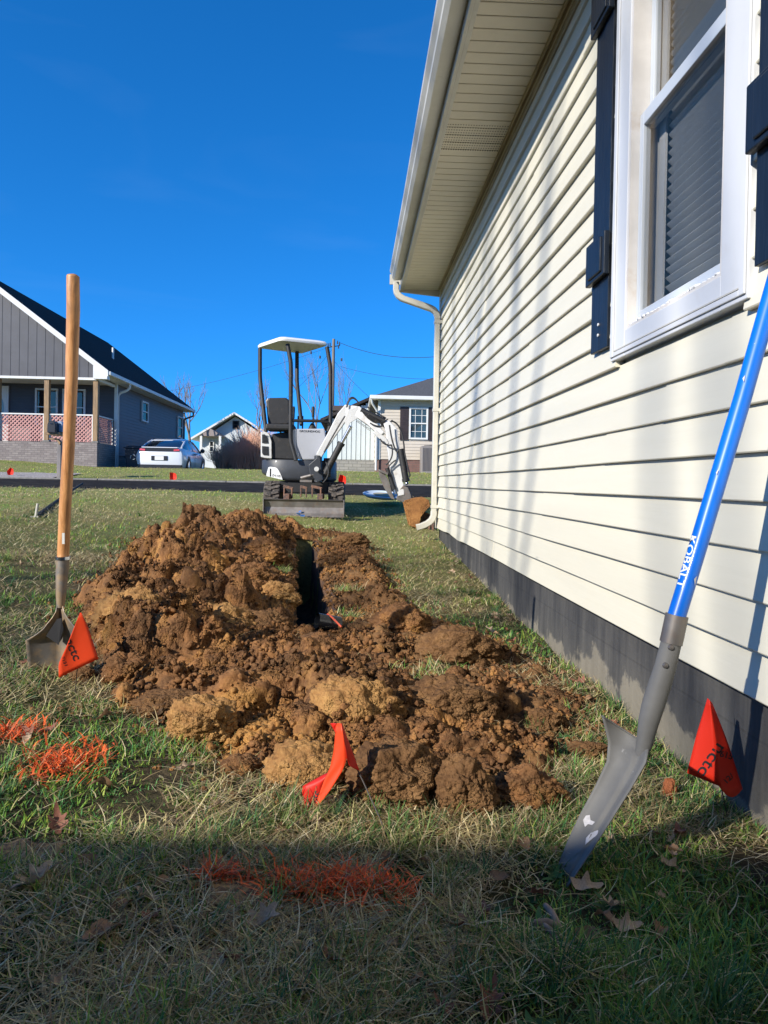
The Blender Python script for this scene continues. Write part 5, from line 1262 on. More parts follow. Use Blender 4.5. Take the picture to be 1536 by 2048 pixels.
# brown out-building roof behind the pole
ob = thing('brown_outbuilding', 'small brown flat topped outbuilding far behind the utility pole', 'shed', (-1, 44, 1.4))
p0, p1 = at(670, 905, 43), at(692, 822, 43); k = MB(); k.bx(p0.x, p1.x, 43, 46, 1.2, p1.z); k.build('wall', mat('brown_wall', (.16, .13, .11), .8, var=.2), ob)
k = MB(); k.bx(p0.x - .2, p1.x + .2, 42.8, 46.2, p1.z + .001, at(680, 812, 43).z); k.build('roof', mat('brown_roof', (.07, .055, .05), .8), ob)
# white gable house far away
fh = thing('white_gable_house', 'distant white gabled house half hidden by brown brush', 'house', (-9, 58, 1.8)); Y5 = 55.0
WH = mat('chalk_siding', (.55, .58, .60), .7, var=.12, scale=1)
pk, el_, er_ = at(470, 829, Y5), at(384, 880, Y5), at(556, 882, Y5); zb_2 = 1.4
k = MB(); k.prism([(el_.x + .5, Y5 + .3, zb_2), (er_.x - .5, Y5 + .3, zb_2), (er_.x - .5, Y5 + .3, er_.z), (pk.x, Y5 + .3, pk.z - .12), (el_.x + .5, Y5 + .3, el_.z)], (0, 9, 0)); k.build('wall', WH, fh)
k = MB()
for a_, b2 in ((el_, pk), (er_, pk)): k.prism([(a_.x, Y5 - .4, a_.z), (b2.x, Y5 - .4, b2.z), (b2.x, Y5 - .4, b2.z + .15), (a_.x, Y5 - .4, a_.z + .15)], (0, 10, 0))
k.build('roof', TRIM, fh)
winbox(fh, (at(464, 850, Y5).x, Y5 + .28), (at(477, 850, Y5).x, Y5 + .28), (0, -1), at(470, 857, Y5).z, at(470, 841, Y5).z, fr=BRN)
winbox(fh, (at(417, 890, Y5).x, Y5 + .28), (at(427, 890, Y5).x, Y5 + .28), (0, -1), at(420, 904, Y5).z, at(420, 881, Y5).z)
k = MB(); q0, q1, q2 = at(402, 872, Y5 - 2), at(421, 860, Y5 - 2), at(440, 872, Y5 - 2)
k.prism([q0, q2, q2 + Vector((0, 0, .1)), q1 + Vector((0, 0, .1)), q0 + Vector((0, 0, .1))], (0, 2.2, 0)); k.build('porch_gable', mat('porch_brown', (.24, .20, .19), .8), fh)
k = MB()
for q in (q0, q2): k.bx(q.x - .08, q.x + .08, Y5 - 2, Y5 - 1.85, 1.4, q.z)
k.build('porch_post', TRIM, fh)

# ---------------------------------------------------------------- white hatchback sedan
car = thing('parked_car', 'white hatchback sedan parked beside the grey house, seen from behind', 'car', (-7.17, 30, .95))
CW = mat('white_car_paint', (.62, .64, .68), .22, var=.02, coat=.6, dirt=((.3, .28, .25), 6, .62, .85, .3)); CG = glassmat('tinted_car_glass', (.18, .22, .28), .22, .03); CB = mat('black_trim', (.012, .012, .014), .4)
ZG = .97; xc_ = -7.17; HW = .87
def xz(Y_, zs):
    """section at distance Y_: list of (half width, z)"""
    return [(xc_ + s_ * hw, Y_, ZG + z) for s_, hw, z in zs]
def sec(y_, zlo, zbelt, hw_lo, hw_mid, hw_belt):
    L_ = [(-1, hw_lo * .9, zlo), (-1, hw_lo, zlo + .08), (-1, hw_mid, zlo + .32), (-1, hw_mid * .995, zlo + .45), (-1, hw_belt, zbelt - .03), (-1, hw_belt * .93, zbelt)]
    R2 = [(1, b_, c_) for a_, b_, c_ in L_[::-1]]
    return xz(y_, L_ + R2)
k = MB(); k.loft([sec(28.06, .38, .86, .70, .80, .70), sec(28.10, .26, .95, .80, .86, .74), sec(28.22, .22, 1.00, .84, .88, .77), sec(28.75, .20, .98, .86, .895, .80), sec(29.6, .19, .95, .87, .895, .84), sec(31.1, .19, .93, .87, .895, .84), sec(31.7, .20, .90, .87, .89, .80), sec(32.2, .22, .80, .84, .86, .74), sec(32.5, .28, .68, .74, .78, .64), sec(32.56, .36, .58, .62, .66, .50)])
body = k.build('body', CW, car, 50)
# greenhouse: white roof skin over dark glass
def gsec(y_, zt, hw_b, hw_t, zb_): return xz(y_, [(-1, hw_b, zb_), (-1, (hw_b + hw_t) / 2 + .03, (zb_ + zt) / 2), (-1, hw_t, zt - .05), (-1, hw_t * .8, zt), (1, hw_t * .8, zt), (1, hw_t, zt - .05), (1, (hw_b + hw_t) / 2 + .03, (zb_ + zt) / 2), (1, hw_b, zb_)])
k = MB(); k.loft([gsec(28.28, 1.02, .70, .60, .94), gsec(28.7, 1.20, .76, .62, .94), gsec(29.3, 1.36, .79, .62, .93), gsec(30.0, 1.42, .80, .62, .92), gsec(30.6, 1.40, .80, .61, .92), gsec(31.2, 1.20, .80, .64, .91), gsec(31.75, .94, .76, .66, .88)])
gl = k.build('cabin_glass', mat('dark_car_glass', (.010, .018, .035), .05, coat=.6), car, 50)
k = MB()
def strip(pts, w_, t_=.02):
    for p_, q in zip(pts[:-1], pts[1:]):
        pass
k.loft([xz(y_, [(-1, hw, z - .045), (-1, hw * .8, z + .008), (1, hw * .8, z + .008), (1, hw, z - .045), (1, hw * .8, z - .03), (-1, hw * .8, z - .03)]) for y_, z, hw in ((29.15, 1.325, .625), (29.5, 1.385, .63), (30.0, 1.42, .63), (30.6, 1.40, .62), (30.75, 1.355, .62))]); k.build('roof', CW, car, 50)
k = MB()
for s_ in (-1, 1):
    k.tube([(xc_ + s_ * .63, 29.4, ZG + 1.33), (xc_ + s_ * .69, 28.85, ZG + 1.17), (xc_ + s_ * .73, 28.35, ZG + 1.0)], .035, 8)
    k.tube([(xc_ + s_ * .63, 30.7, ZG + 1.34), (xc_ + s_ * .70, 31.25, ZG + 1.14), (xc_ + s_ * .77, 31.75, ZG + .92)], .03, 8)
    k.tube([(xc_ + s_ * .655, 30.0, ZG + 1.34), (xc_ + s_ * .80, 30.05, ZG + .95)], .022, 6)
k.build('roof_pillar', CW, car, 50)
k = MB(); k.loft([xz(y_, [(-1, .66, z), (-1, .66, z + .03), (1, .66, z + .03), (1, .66, z)]) for y_, z in ((28.05, .98), (28.32, 1.0))]); k.build('spoiler', CW, car, bevel=.01)
k = MB(); k.loft([xz(y_, [(-1, .74, .84), (-1, .66, .965), (1, .66, .965), (1, .74, .84)]) for y_ in (28.055, 28.30)]); k.build('rear_panel', CB, car, bevel=.01)
for s_ in (-1, 1):
    k = MB(); k.prism([(xc_ + s_ * .52, 28.035, ZG + .86), (xc_ + s_ * .74, 28.05, ZG + .88), (xc_ + s_ * .72, 28.05, ZG + .95), (xc_ + s_ * .52, 28.035, ZG + .93)], (0, .06, 0)); k.build('tail_light', mat('tail_red', (.55, .06, .07), .2, coat=.5), car, bevel=.008)
    k = MB(); q = (xc_ + s_ * .97, 31.15, ZG + 1.0); k.lathe([(.05, 0), (.09, .04), (.09, .09), (.04, .13)], q, 12, Matrix.Rotation(R_(90), 3, 'X')); k.tube([(xc_ + s_ * .84, 31.1, ZG + .94), (q[0], 31.1, ZG + .98)], .025, 6); k.build('side_mirror', CB, car, 50)
    for yc in (28.95, 31.6):
        k = MB(); k.tube([(xc_ + s_ * .70, yc, ZG + .31), (xc_ + s_ * .905, yc, ZG + .31)], .32, 24); wh_ = k.build('wheel', X_k, car, 40)
        k = MB(); k.lathe([(.01, .0), (.20, .0), (.22, .012), (.20, .02)], (xc_ + s_ * .898, yc, ZG + .31), 16, Matrix.Rotation(R_(90 * s_), 3, 'Y')); k.build('rim', X_c, wh_, 40)
        k = MB(); k.tube([(xc_ + s_ * .80, yc, ZG + .34), (xc_ + s_ * .893, yc, ZG + .34)], .375, 24); k.build('wheel_arch', CB, car, 40)
k = MB(); k.box((xc_, 28.05, ZG + .60), (.60, .03, .17)); k.build('plate_recess', CB, car, bevel=.01)
k = MB(); k.box((xc_, 28.03, ZG + .60), (.33, .012, .15)); k.build('licence_plate', TRIM, car, bevel=.004)
k = MB(); k.loft([xz(y_, [(-1, .80, .20), (-1, .82, .36), (1, .82, .36), (1, .80, .20)]) for y_ in (28.02, 28.2)]); k.build('bumper_valance', CB, car, bevel=.02)
k = MB()
for y_ in (30.02,): k.bx(xc_ + .892, xc_ + .899, y_, y_ + .012, ZG + .3, ZG + .9)
k.bx(xc_ + .893, xc_ + .91, 29.8, 29.95, ZG + .80, ZG + .83); k.bx(xc_ + .893, xc_ + .91, 30.8, 30.95, ZG + .80, ZG + .83); k.build('door_seam', CB, car)
# wheeled bin
bn = thing('wheeled_bin', 'dark navy wheeled bin between the house corner and white car', 'bin', (-8.6, 28.6, 1.0))
NV = mat('navy_plastic', (.015, .02, .035), .45)
b0, b1 = at(249, 938, 28.4), at(286, 893, 28.4); zg_ = .98
k = MB(); k.loft([[(b0.x + .08, 28.4, zg_), (b1.x - .08, 28.4, zg_), (b1.x - .08, 28.95, zg_), (b0.x + .08, 28.95, zg_)], [(b0.x + .02, 28.3, b1.z - .08), (b1.x - .02, 28.3, b1.z - .08), (b1.x - .02, 29.05, b1.z - .08), (b0.x + .02, 29.05, b1.z - .08)]]); k.build('bin_body', NV, bn, bevel=.03)
k = MB(); k.bx(b0.x - .02, b1.x + .02, 28.26, 29.1, b1.z - .08, b1.z - .03); k.bx(b0.x + .05, b1.x - .05, 28.35, 29.0, b1.z - .03, b1.z + .02); k.build('lid', NV, bn, bevel=.02)
k = MB(); cz_ = b0.z + .45; qx = (b0.x + b1.x) / 2
for t in range(3):
    a0_ = t * 2.094 + .3; k.tube([(qx + .09 * math.cos(a0_ + u * .17), 28.31, cz_ + .09 * math.sin(a0_ + u * .17)) for u in range(9)], .014, 6)
k.build('recycling_mark', TRIM, bn, 50)
k = MB()
for x_ in (b0.x + .1, b1.x - .1): k.tube([(x_ - .04, 28.98, zg_ + .12), (x_ + .04, 28.98, zg_ + .12)], .12, 16)
k.build('wheel', X_k, bn, 40)

# ---------------------------------------------------------------- mailboxes on a leaning post
mb = thing('mailbox', 'black and silver mailboxes on a weathered grey post across the road', 'mailbox', (-7.1, 18.3, .75)); Ym = 18.35
k = MB(); p0, p1 = at(117, 965, Ym), at(117, 884, Ym); k.bx(p0.x - .05, p0.x + .05, Ym, Ym + .1, p0.z - .3, p1.z); k.build('post', mat('weathered_post', (.22, .20, .19), .85, var=.3, scale=9, stretch=(3, 3, .4)), mb, bevel=.012)
k = MB(); a_, b2 = at(98, 876, Ym - .05), at(119, 888, Ym - .05); k.prism([a_, at(114, 877, Ym - .05), at(121, 885, Ym - .05), at(119, 890, Ym - .05), at(112, 880, Ym - .05), at(98, 879, Ym - .05)], (0, .16, 0)); k.build('bracket', PW, mb, bevel=.005)
def mbox(x0, x1, y0, y1, m_, dep, Yf):
    k = MB(); A, B = at(x0, y1, Yf), at(x1, y0, Yf); w_ = B.x - A.x; h_ = B.z - A.z; pr = [(A.x, A.z), (B.x, A.z), (B.x, A.z + h_ * .6)] + [(A.x + w_ / 2 + w_ / 2 * math.cos(t), A.z + h_ * .6 + h_ * .4 * math.sin(t)) for t in np.linspace(.2, 2.94, 9)] + [(A.x, A.z + h_ * .6)]
    k.prism([(x_, Yf, z_) for x_, z_ in pr], (0, dep, 0)); o_ = k.build('box', m_, mb, 40)
    k = MB(); k.prism([(A.x + w_ / 2 + (x_ - A.x - w_ / 2) * .88, Yf - .012, A.z + .015 + (z_ - A.z) * .9) for x_, z_ in pr], (0, .0115, 0)); k.build('door', m_, o_, 40)
    k = MB(); k.tube([(A.x + w_ * .35, Yf - .03, A.z + h_ * .75), (A.x + w_ * .65, Yf - .03, A.z + h_ * .75)], .008, 6); k.build('handle', X_c, o_, 50)
mbox(94.5, 111.5, 841, 865, CB, .48, Ym - .25); mbox(112.5, 126, 842, 864, mat('silver_mailbox', (.32, .36, .42), .35, metal=.4), .48, Ym - .05)
k = MB(); k.bx(at(97, 870, Ym).x, at(125, 870, Ym).x, Ym - .2, Ym + .4, at(110, 870, Ym).z, at(110, 865.6, Ym).z); k.build('shelf', PW, mb)

# ---------------------------------------------------------------- utility pole and wires
up = thing('utility_pole', 'wooden utility pole with wires rising behind the excavator', 'utility pole', (-3.3, 50, 1.5))
pT, pB = at(667.5, 678, 50), at(664.5, 905, 50)
k = MB(); k.tube([(pT.x - .02, 50, .8), tuple(pT)], [.14, .095], 12); k.build('pole', mat('grey_pole_wood', (.20, .17, .14), .85, var=.3, scale=5, stretch=(3, 3, .3)), up, 60)
k = MB()
for px, py in ((656, 693), (660, 692), (675, 688), (679, 690), (677, 697)): q = at(px, py, 50); k.tube([q, q + Vector((0, 0, .22))], [.05, .03], 8)
k.tube([at(655, 695, 50), at(680, 691, 50)], .03, 6); k.build('insulator', X_k, up, 50)
k = MB(); 
def wire(a_, b2, sag, r=.016, n_=14):
    a_, b2 = Vector(a_), Vector(b2); k.tube([a_ + (b2 - a_) * t - Vector((0, 0, sag * 4 * t * (1 - t))) for t in [i / n_ for i in range(n_ + 1)]], r, 5, False)
wire(at(681, 686, 50), at(905, 709, 43), .5); wire(at(681, 733, 50), at(900, 757, 44), .3, .011); wire(at(664, 692, 50), at(300, 788, 55), .35, .010); wire(at(668, 694, 50), at(560, 805, 60), .3, .010); wire(at(667, 720, 50), at(745, 800, 37), .1, .010); wire(at(670, 725, 50), at(590, 760, 60), .1, .008)
for px, py in ((622, 708), (640, 717), (683, 722)): q = at(px, py, 50); k.tube([q, q + Vector((.0, 0, .18))], .06, 6)
wr_ = k.build('wire', X_k, up)

# ---------------------------------------------------------------- bare trees
BK = mat('grey_bark', (.23, .19, .155), .9, var=.4, scale=12)
def bare_tree(base, H, seed, label, spread=.5, r0=.12, levels=5, lean=(0, 0), kids=(2, 3), twig=True, cat='tree', min_z=.35, name='bare_tree', mt=None, group=None, grouped=True):
    rs = random.Random(seed); tr = MB(); br = MB(); base = Vector(base)
    def grow(p, d, L, r, lv, mb):
        n_ = 4; pts = [p]; q = p; dd = d.copy()
        for i in range(n_):
            dd = (dd + Vector((rs.uniform(-1, 1), rs.uniform(-1, 1), rs.uniform(-.3, .8))) * .13).normalized(); q = q + dd * L / n_; pts.append(q)
        mb.tube(pts, [r * (1 - .38 * i / n_) for i in range(n_ + 1)], 7 if lv < 2 else (5 if lv < 4 else 3), False)
        if lv >= levels: return
        for j in range(rs.randint(*kids)):
            t = rs.uniform(.35, 1.0) if j else 1.0; i0 = min(int(t * n_), n_ - 1); pp = pts[i0] + (pts[i0 + 1] - pts[i0]) * (t * n_ - i0)
            a_ = rs.uniform(0, 6.283); s_ = spread * rs.uniform(.5, 1.2) * (.5 if j == 0 else 1); nd = (dd + Vector((math.cos(a_), math.sin(a_), 0)) * s_ + Vector((0, 0, .12))).normalized()
            grow(pp, nd, L * rs.uniform(.62, .85), r * .60, lv + 1, br)
    d0 = Vector((lean[0], lean[1], 1)).normalized(); pts = [base - Vector((0, 0, .3)), base + d0 * H * .15, base + d0 * H * min_z]
    tr.tube(pts, [r0 * 1.25, r0, r0 * .85], 9, False)
    for j in range(3):
        a_ = j * 2.09 + rs.random(); grow(pts[-1], (d0 + Vector((math.cos(a_), math.sin(a_), 0)) * spread * (.25 if j == 0 else .8)).normalized(), H * .26, r0 * .7, 1, br)
    t_ = thing(name, label, cat, tuple(base), group=group); tr.build('trunk', mt or BK, t_, 60); br.build('branches', mt or BK, t_, 60); return t_
bare_tree(at(631, 925, 62), 8.6, 4, 'slender bare tree seen between the canopy posts and the utility pole', .45, .07, 5)
bare_tree(at(691, 925, 66), 8.2, 9, 'slender bare tree just right of the utility pole', .32, .06, 5)
bare_tree(at(384, 925, 52), 5.6, 12, 'bare tree with leaning branches at the far corner of the grey house', .62, .10, 5, (-.12, 0))
bare_tree(at(512, 915, 48), 4.6, 16, 'low bare sapling above the brown brush left of the excavator seat', .6, .06, 5, (.1, 0), name='bare_sapling')
# brush thicket
k = MB(); rs = random.Random(3)
for i in range(1500):
    t = rs.random(); px = 434 + 100 * t + rs.uniform(-3, 6); Y_ = rs.uniform(38, 43); bs = at(px, 925, Y_); bs.z = float(Gs(bs.x, Y_))
    H = (.5 + 1.9 * min(1, .35 + t * 1.1)) * rs.uniform(.45, 1.0); dx_ = rs.uniform(-.5, .5); p1 = bs + Vector((dx_ * .5, rs.uniform(-.2, .2), H * .6)); p2 = bs + Vector((dx_ * 1.3, rs.uniform(-.3, .3), H * rs.uniform(.75, 1)))
    k.tube([bs, p1, p2], [.016, .012, .006], 3, False)
    for j in range(2):
        q = bs + (p2 - bs) * rs.uniform(.4, .9); k.tube([q, q + Vector((rs.uniform(-.4, .4), rs.uniform(-.2, .2), rs.uniform(.1, .45)))], [.009, .004], 3, False)
tag(k.build('brush_thicket', mat('red_brown_brush', (.60, .32, .22), .9, col2=(.40, .28, .20), scale=.8, ramp=(.35, .6))), 'tangled red brown brush growing before the distant white house', None, None, 'stuff')
# shade trees out of view to the left of the photographer (they dapple the siding)
bare_tree((-15.5, -9.6, 0), 17.5, 21, 'tallest bare yard tree standing behind the wing of the cream house', .42, .065, 5, (.02, .02), min_z=.52)
bare_tree((-14.0, -6.2, 0), 16.5, 27, 'forked bare yard tree behind the photographer', .40, .06, 5, (.0, .0), min_z=.54)
bare_tree((-16.5, -13.2, 0), 17.5, 33, 'bare yard tree farthest behind the photographer', .40, .065, 5, (.0, .0), min_z=.54)

# ---------------------------------------------------------------- wooden handled shovel
ws = thing('wooden_shovel', 'long handled shovel with wooden shaft standing upright in the grass at left', 'shovel', tuple(ground_at(95, 1345)))
Yw = 2.38
hp_ = [(146, 553), (146.5, 620), (143, 760), (137, 900), (130, 1020), (126, 1118)]
k = MB(); P_ = [at(x, y, Yw + .02 * i) for i, (x, y) in enumerate(hp_)]; px2m = Yw / F
k.tube([at(146.5, 549, Yw), at(146.5, 551.5, Yw)] + P_, [.010, .018] + [w_ / 2 * px2m for w_ in (24.5, 25.5, 24, 23.5, 23.5, 23.5)], 24); k.build('handle', M['wood'], ws, 60)
ST = mat('old_shovel_steel', (.22, .205, .19), .5, metal=.45, var=.35, scale=11, dirt=((.36, .25, .14), 13, .42, .56, .75))
k = MB(); sk2 = [(126, 1114), (124.5, 1140), (122, 1190), (121, 1215)]; k.tube([at(x, y, Yw + .08) for x, y in sk2], [26 / 2 * px2m, 25 / 2 * px2m, 20 / 2 * px2m, 15 / 2 * px2m], 20); so_ = k.build('socket', ST, ws, 60)
k = MB(); k.tube([at(126, 1113, Yw + .08), at(126, 1119, Yw + .08)], .0236, 20); k.build('collar', X_c, so_, 50)
lb = MB(); lb.prism([at(124, 1066, Yw + .055), at(129, 1066, Yw + .055), at(129, 1088, Yw + .06), at(124, 1088, Yw + .06)], (0, .003, 0)); lb.build('sticker', TRIM, ws)
# blade: a curved plate with rolled frog opening
k = MB(); rows = []; Yb_ = Yw + .08
for j in range(15):
    t = j / 14; row = []
    yc_ = 1212 + (1372 - 1212) * t
    hw = np.interp(t, [0, .10, .22, .34, .40, 1], [7, 10, 26, 40, 69, 58]); 
    yl_ = yc_
    for i in range(17):
        u = -1 + 2 * i / 16; sh_y = np.interp(t, [0, .34, .40, .5, 1], [0, 0, 0, 0, 4 * (1 - u * u)])
        dep = .035 * (u * u) * np.interp(t, [0, .3, 1], [.3, 1.0, .8]) - .012 * math.exp(-(u / .16) ** 2) * np.interp(t, [0, .2, .8, 1], [0, 1, .6, .1])
        q = at(120 + u * hw + t * -2, yc_ + sh_y, Yb_ - dep + .03 * t); row.append(q)
    rows.append(row)
k.loft(rows, False, False); bl_o = k.build('blade', ST, ws, 70); sm_ = bl_o.modifiers.new('s', 'SOLIDIFY'); sm_.thickness = .0025
k = MB(); k.prism([at(114, 1238, Yb_ - .012), at(123, 1236, Yb_ - .012), at(127, 1258, Yb_ - .014), at(117, 1290, Yb_ - .02), at(92, 1272, Yb_ - .018)], (0, .002, 0)); k.build('socket_opening', CB, bl_o)

# ---------------------------------------------------------------- blue handled shovel
bs_ = thing('blue_shovel', 'drain shovel with blue fibreglass handle leaning on the cream house', 'shovel', tuple(ground_at(1120, 1770)))
BL = mat('blue_fibreglass', (.001, .125, .58), .36, var=.12, scale=5, coat=.12, spec=.4, stretch=(8, 8, .8), dirt=((.6, .65, .7), 38, .70, .72, .8))
Yt = 1.47; m1 = Yt / F
k = MB(); hb = [(1612, 350), (1568, 500), (1526, 650), (1484, 800), (1439, 950), (1394, 1100), (1349, 1246)]
k.tube([at(x, y, Yt + .10 * (1 - i / 6)) for i, (x, y) in enumerate(hb)], [18.2 * m1] * 7, 28); hd = k.build('handle', BL, bs_, 60)
k = MB(); k.tube([at(1680, 130, Yt + .26), at(1612, 350, Yt + .10)], 19.5 * m1, 24); k.build('grip', X_k, bs_, 60)
decal('KOBALT', [hd], (1373, 1124), (-28, 106), 13, mat('white_print', (.75, .78, .8), .5), hd, wpx=108, off=.0006, flip=1, sub_=2)
GS_ = mat('grey_shovel_paint', (.15, .147, .14), .6, metal=.0, spec=.25, var=.15, scale=12, dirt=((.34, .33, .32), 22, .64, .70, .8))
k = MB(); k.tube([at(1354, 1230, Yt), at(1342, 1286, Yt)], [22.5 * m1, 22.5 * m1], 24); k.build('ferrule', X_s, bs_, 60)
k = MB(); k.tube([at(1346, 1270, Yt), at(1331, 1332, Yt), at(1322, 1362, Yt), at(1312, 1392, Yt), at(1304, 1418, Yt), at(1297, 1445, Yt), at(1288, 1490, Yt), at(1280, 1515, Yt), at(1272, 1538, Yt)], [20 * m1, 21 * m1, 22 * m1, 22.5 * m1, 22 * m1, 20 * m1, 16 * m1, 11 * m1, 4 * m1], 24); sk3 = k.build('socket', GS_, bs_, 60)
k = MB()
for y_, x_ in ((1295, 1342), (1331, 1331)): k = MB(); k.lathe([(.0001, .004), (.0045, .003), (.006, -.002)], at(x_, y_, Yt - .0205), 10, Matrix.Rotation(R_(90), 3, 'X')); k.build('rivet', X_s, sk3)
# blade: long narrow trenching blade, dished, seen three quarter
ygs = ground_at(1122, 1762).y - Yt - .02
k = MB(); rows = []
L_ = [(1203, 1430), (1216, 1484), (1213, 1522), (1190, 1572), (1160, 1628), (1134, 1684), (1111, 1745)]
Rr = [(1272, 1474), (1298, 1500), (1293, 1526), (1262, 1580), (1228, 1634), (1186, 1700), (1136, 1775)]
for j in range(25):
    t = j / 24 * 6; j0 = min(int(t), 5); f_ = t - j0
    l_ = [L_[j0][q] * (1 - f_) + L_[j0 + 1][q] * f_ for q in (0, 1)]; r2 = [Rr[j0][q] * (1 - f_) + Rr[j0 + 1][q] * f_ for q in (0, 1)]
    row = []
    for i in range(13):
        u = i / 12; px_, py_ = l_[0] + (r2[0] - l_[0]) * u, l_[1] + (r2[1] - l_[1]) * u
        dish = .016 * (1 - (2 * u - 1) ** 2) * (1 - .35 * j / 24); Yl = Yt + .038 + ygs * (j / 24) ** 1.3 - .045 * u * min(1, j / 6) - .02 * u + dish + (.010 * math.exp(-((u - .8) / .08) ** 2) if j > 4 else 0)
        row.append(at(px_, py_, Yl))
    rows.append(row)
k.loft(rows, False, False); b3 = k.build('blade', GS_, bs_, 70); sm_ = b3.modifiers.new('s', 'SOLIDIFY'); sm_.thickness = .0022
k = MB(); k.loft([[rows[0][i], rows[0][i] + Vector((0, -.018, .002)), rows[0][i] + Vector((0, -.018, -.001)), rows[0][i] + Vector((0, 0, -.004))] for i in range(0, 12)]); k.build('foot_step', GS_, b3, 50)
def patch(name, pts, obj, m_, off=.0008):
    T = bvh_of([obj]); k = MB(); V_ = []
    for x_, y_ in pts:
        d_ = ray(x_, y_).normalized(); h_ = T.ray_cast(Vector((0, 0, CAMZ)), d_)
        if h_[0] is not None: V_.append(h_[0] - d_ * .004)
    if len(V_) > 2: k.add(V_, [tuple(range(len(V_)))]); k.build(name, m_, obj)
WP = mat('bare_scuffed_metal', (.52, .50, .50), .6, var=.3, scale=60)
patch('paint_scuff', [(1166, 1640), (1172, 1631), (1180, 1630), (1181, 1640), (1190, 1644), (1184, 1650), (1176, 1648), (1170, 1654)], b3, WP)
patch('paint_scuff', [(1172, 1676), (1181, 1666), (1196, 1660), (1197, 1668), (1186, 1676), (1170, 1690)], b3, WP)
patch('paint_scuff', [(1388, 1158), (1394, 1152), (1396, 1164), (1390, 1172)], hd, WP); patch('paint_scuff', [(1384, 1192), (1390, 1186), (1391, 1204), (1385, 1208)], hd, WP); patch('paint_scuff', [(1432, 945), (1437, 938), (1434, 950)], hd, WP); patch('paint_scuff', [(1485, 757), (1490, 750), (1488, 764)], hd, WP)
def fleck(pts, Y_): 
    k = MB(); k.prism([at(x, y, Y_) for x, y in pts], (0, .0008, 0)); return k
# ---------------------------------------------------------------- marker flags
FO = mat('flag_orange', (.85, .085, .02), .5, trans=.45); FR = mat('flag_red', (.80, .035, .012), .5, trans=.35)
WR = mat('flag_wire', (.02, .014, .012), .6)
def flag(name, rowsA, rowsB, wire_pts, wr, m_, label, group=None, bow=0.0, cat='marker flag'):
    base = wire_pts[-1]; t_ = thing('marker_flag', label, cat, tuple(base), group=group)
    k = MB(); n_ = len(rowsA); rows = []
    for A, B, mid in rowsA: pass
    return t_
def sheet(colsY, m_, par):
    """colsY: rows of 3-D points"""
    k = MB(); k.loft(colsY, False, False); o_ = k.build('flag', m_, par, 60); s_ = o_.modifiers.new('s', 'SOLIDIFY'); s_.thickness = .0005; return o_
def interp_rows(A, B, n_, m_, wave):
    """rows between polyline A and polyline B (3-D points), n_ x m_"""
    def samp(P, t):
        t = t * (len(P) - 1); i = min(int(t), len(P) - 2); f_ = t - i; return P[i] + (P[i + 1] - P[i]) * f_
    return [[samp(A, i / (n_ - 1)) + (samp(B, i / (n_ - 1)) - samp(A, i / (n_ - 1))) * (j / (m_ - 1)) + wave(i / (n_ - 1), j / (m_ - 1)) for j in range(m_)] for i in range(n_)]
# left flag
Yl = 2.22
f1 = thing('marker_flag', 'large bright orange marker flag beside the wooden shovel blade', 'marker flag', tuple(at(148, 1420, Yl)), group='utility marker flags')
A = [at(160, 1225, Yl), at(132, 1295, Yl - .01), at(117, 1328, Yl - .012), at(117.5, 1356, Yl - .012)]; B = [at(162.5, 1225, Yl), at(176, 1252, Yl + .01), at(187, 1284, Yl + .015), at(198, 1317, Yl + .02)]
fo1 = sheet(interp_rows(A, B, 12, 10, lambda a_, b_: Vector((0, .010 * math.sin(b_ * 5) * a_ * .4, 0))), FO, f1)
k = MB(); k.tube([at(161, 1226, Yl + .016), at(156, 1320, Yl + .018), at(151, 1380, Yl + .02), at(146, 1440, Yl + .02)], .0015, 6); k.build('wire', WR, f1, 60)
decal('nctc', [fo1], (145, 1298.5), (19, 42), 15, INK, fo1, wpx=46, off=.0012, sub_=1)
decal('7151', [fo1], (128.5, 1322), (8, 20), 6.5, INK, fo1, wpx=19, off=.0012)
# middle flag (folded)
Ym_ = 1.62
f2 = thing('marker_flag', 'folded red orange marker flag on a long leaning wire in front of the dirt', 'marker flag', tuple(ground_at(818, 1790)), group='utility marker flags')
def wing(name, quads, m_, par):
    rows_ = interp_rows([at(x, y, Ym_ + d) for x, y, d in quads[0]], [at(x, y, Ym_ + d) for x, y, d in quads[1]], 14, 6, lambda a_, b_: Vector((0, .002 * math.sin(a_ * 9 + b_ * 4), 0)))
    k = MB(); k.loft(rows_, False, False); o_ = k.build(name, m_, par, 60); s_ = o_.modifiers.new('s', 'SOLIDIFY'); s_.thickness = .0005; return o_
FD = mat('flag_deep_red', (.62, .018, .008), .5, trans=.3)
wing('flag', [[(672, 1447, .0), (668, 1500, -.004), (660, 1536, -.006), (650, 1556, -.006), (632, 1605, -.004), (617, 1637, .0)], [(683, 1447, -.012), (690, 1490, -.018), (694, 1518, -.02), (686, 1540, -.02), (658, 1584, -.014), (618.5, 1636, -.001)]], FO, f2)
fo2 = wing('flag', [[(654, 1546, .012), (628, 1560, .014), (604, 1573, .016), (606, 1602, .014), (608, 1630, .010), (616, 1636.5, .004)], [(655, 1547, .002), (650, 1556, -.004), (644, 1572, -.004), (636, 1596, -.003), (626, 1618, -.002), (617, 1637, .0)]], FD, f2)
wing('flag', [[(683, 1447, -.012), (690, 1490, -.018), (694, 1518, -.02), (698, 1531, -.018)], [(684.5, 1447, .0), (701, 1494, .008), (712, 1523, .012), (719, 1542, .014)]], FD, f2)
wing('flag', [[(660, 1447, .010), (666, 1456, .008), (671, 1466, .0)], [(672, 1446, .0), (673, 1455, .0), (672, 1467, .0)]], FD, f2)
g1_ = ground_at(820, 1792)
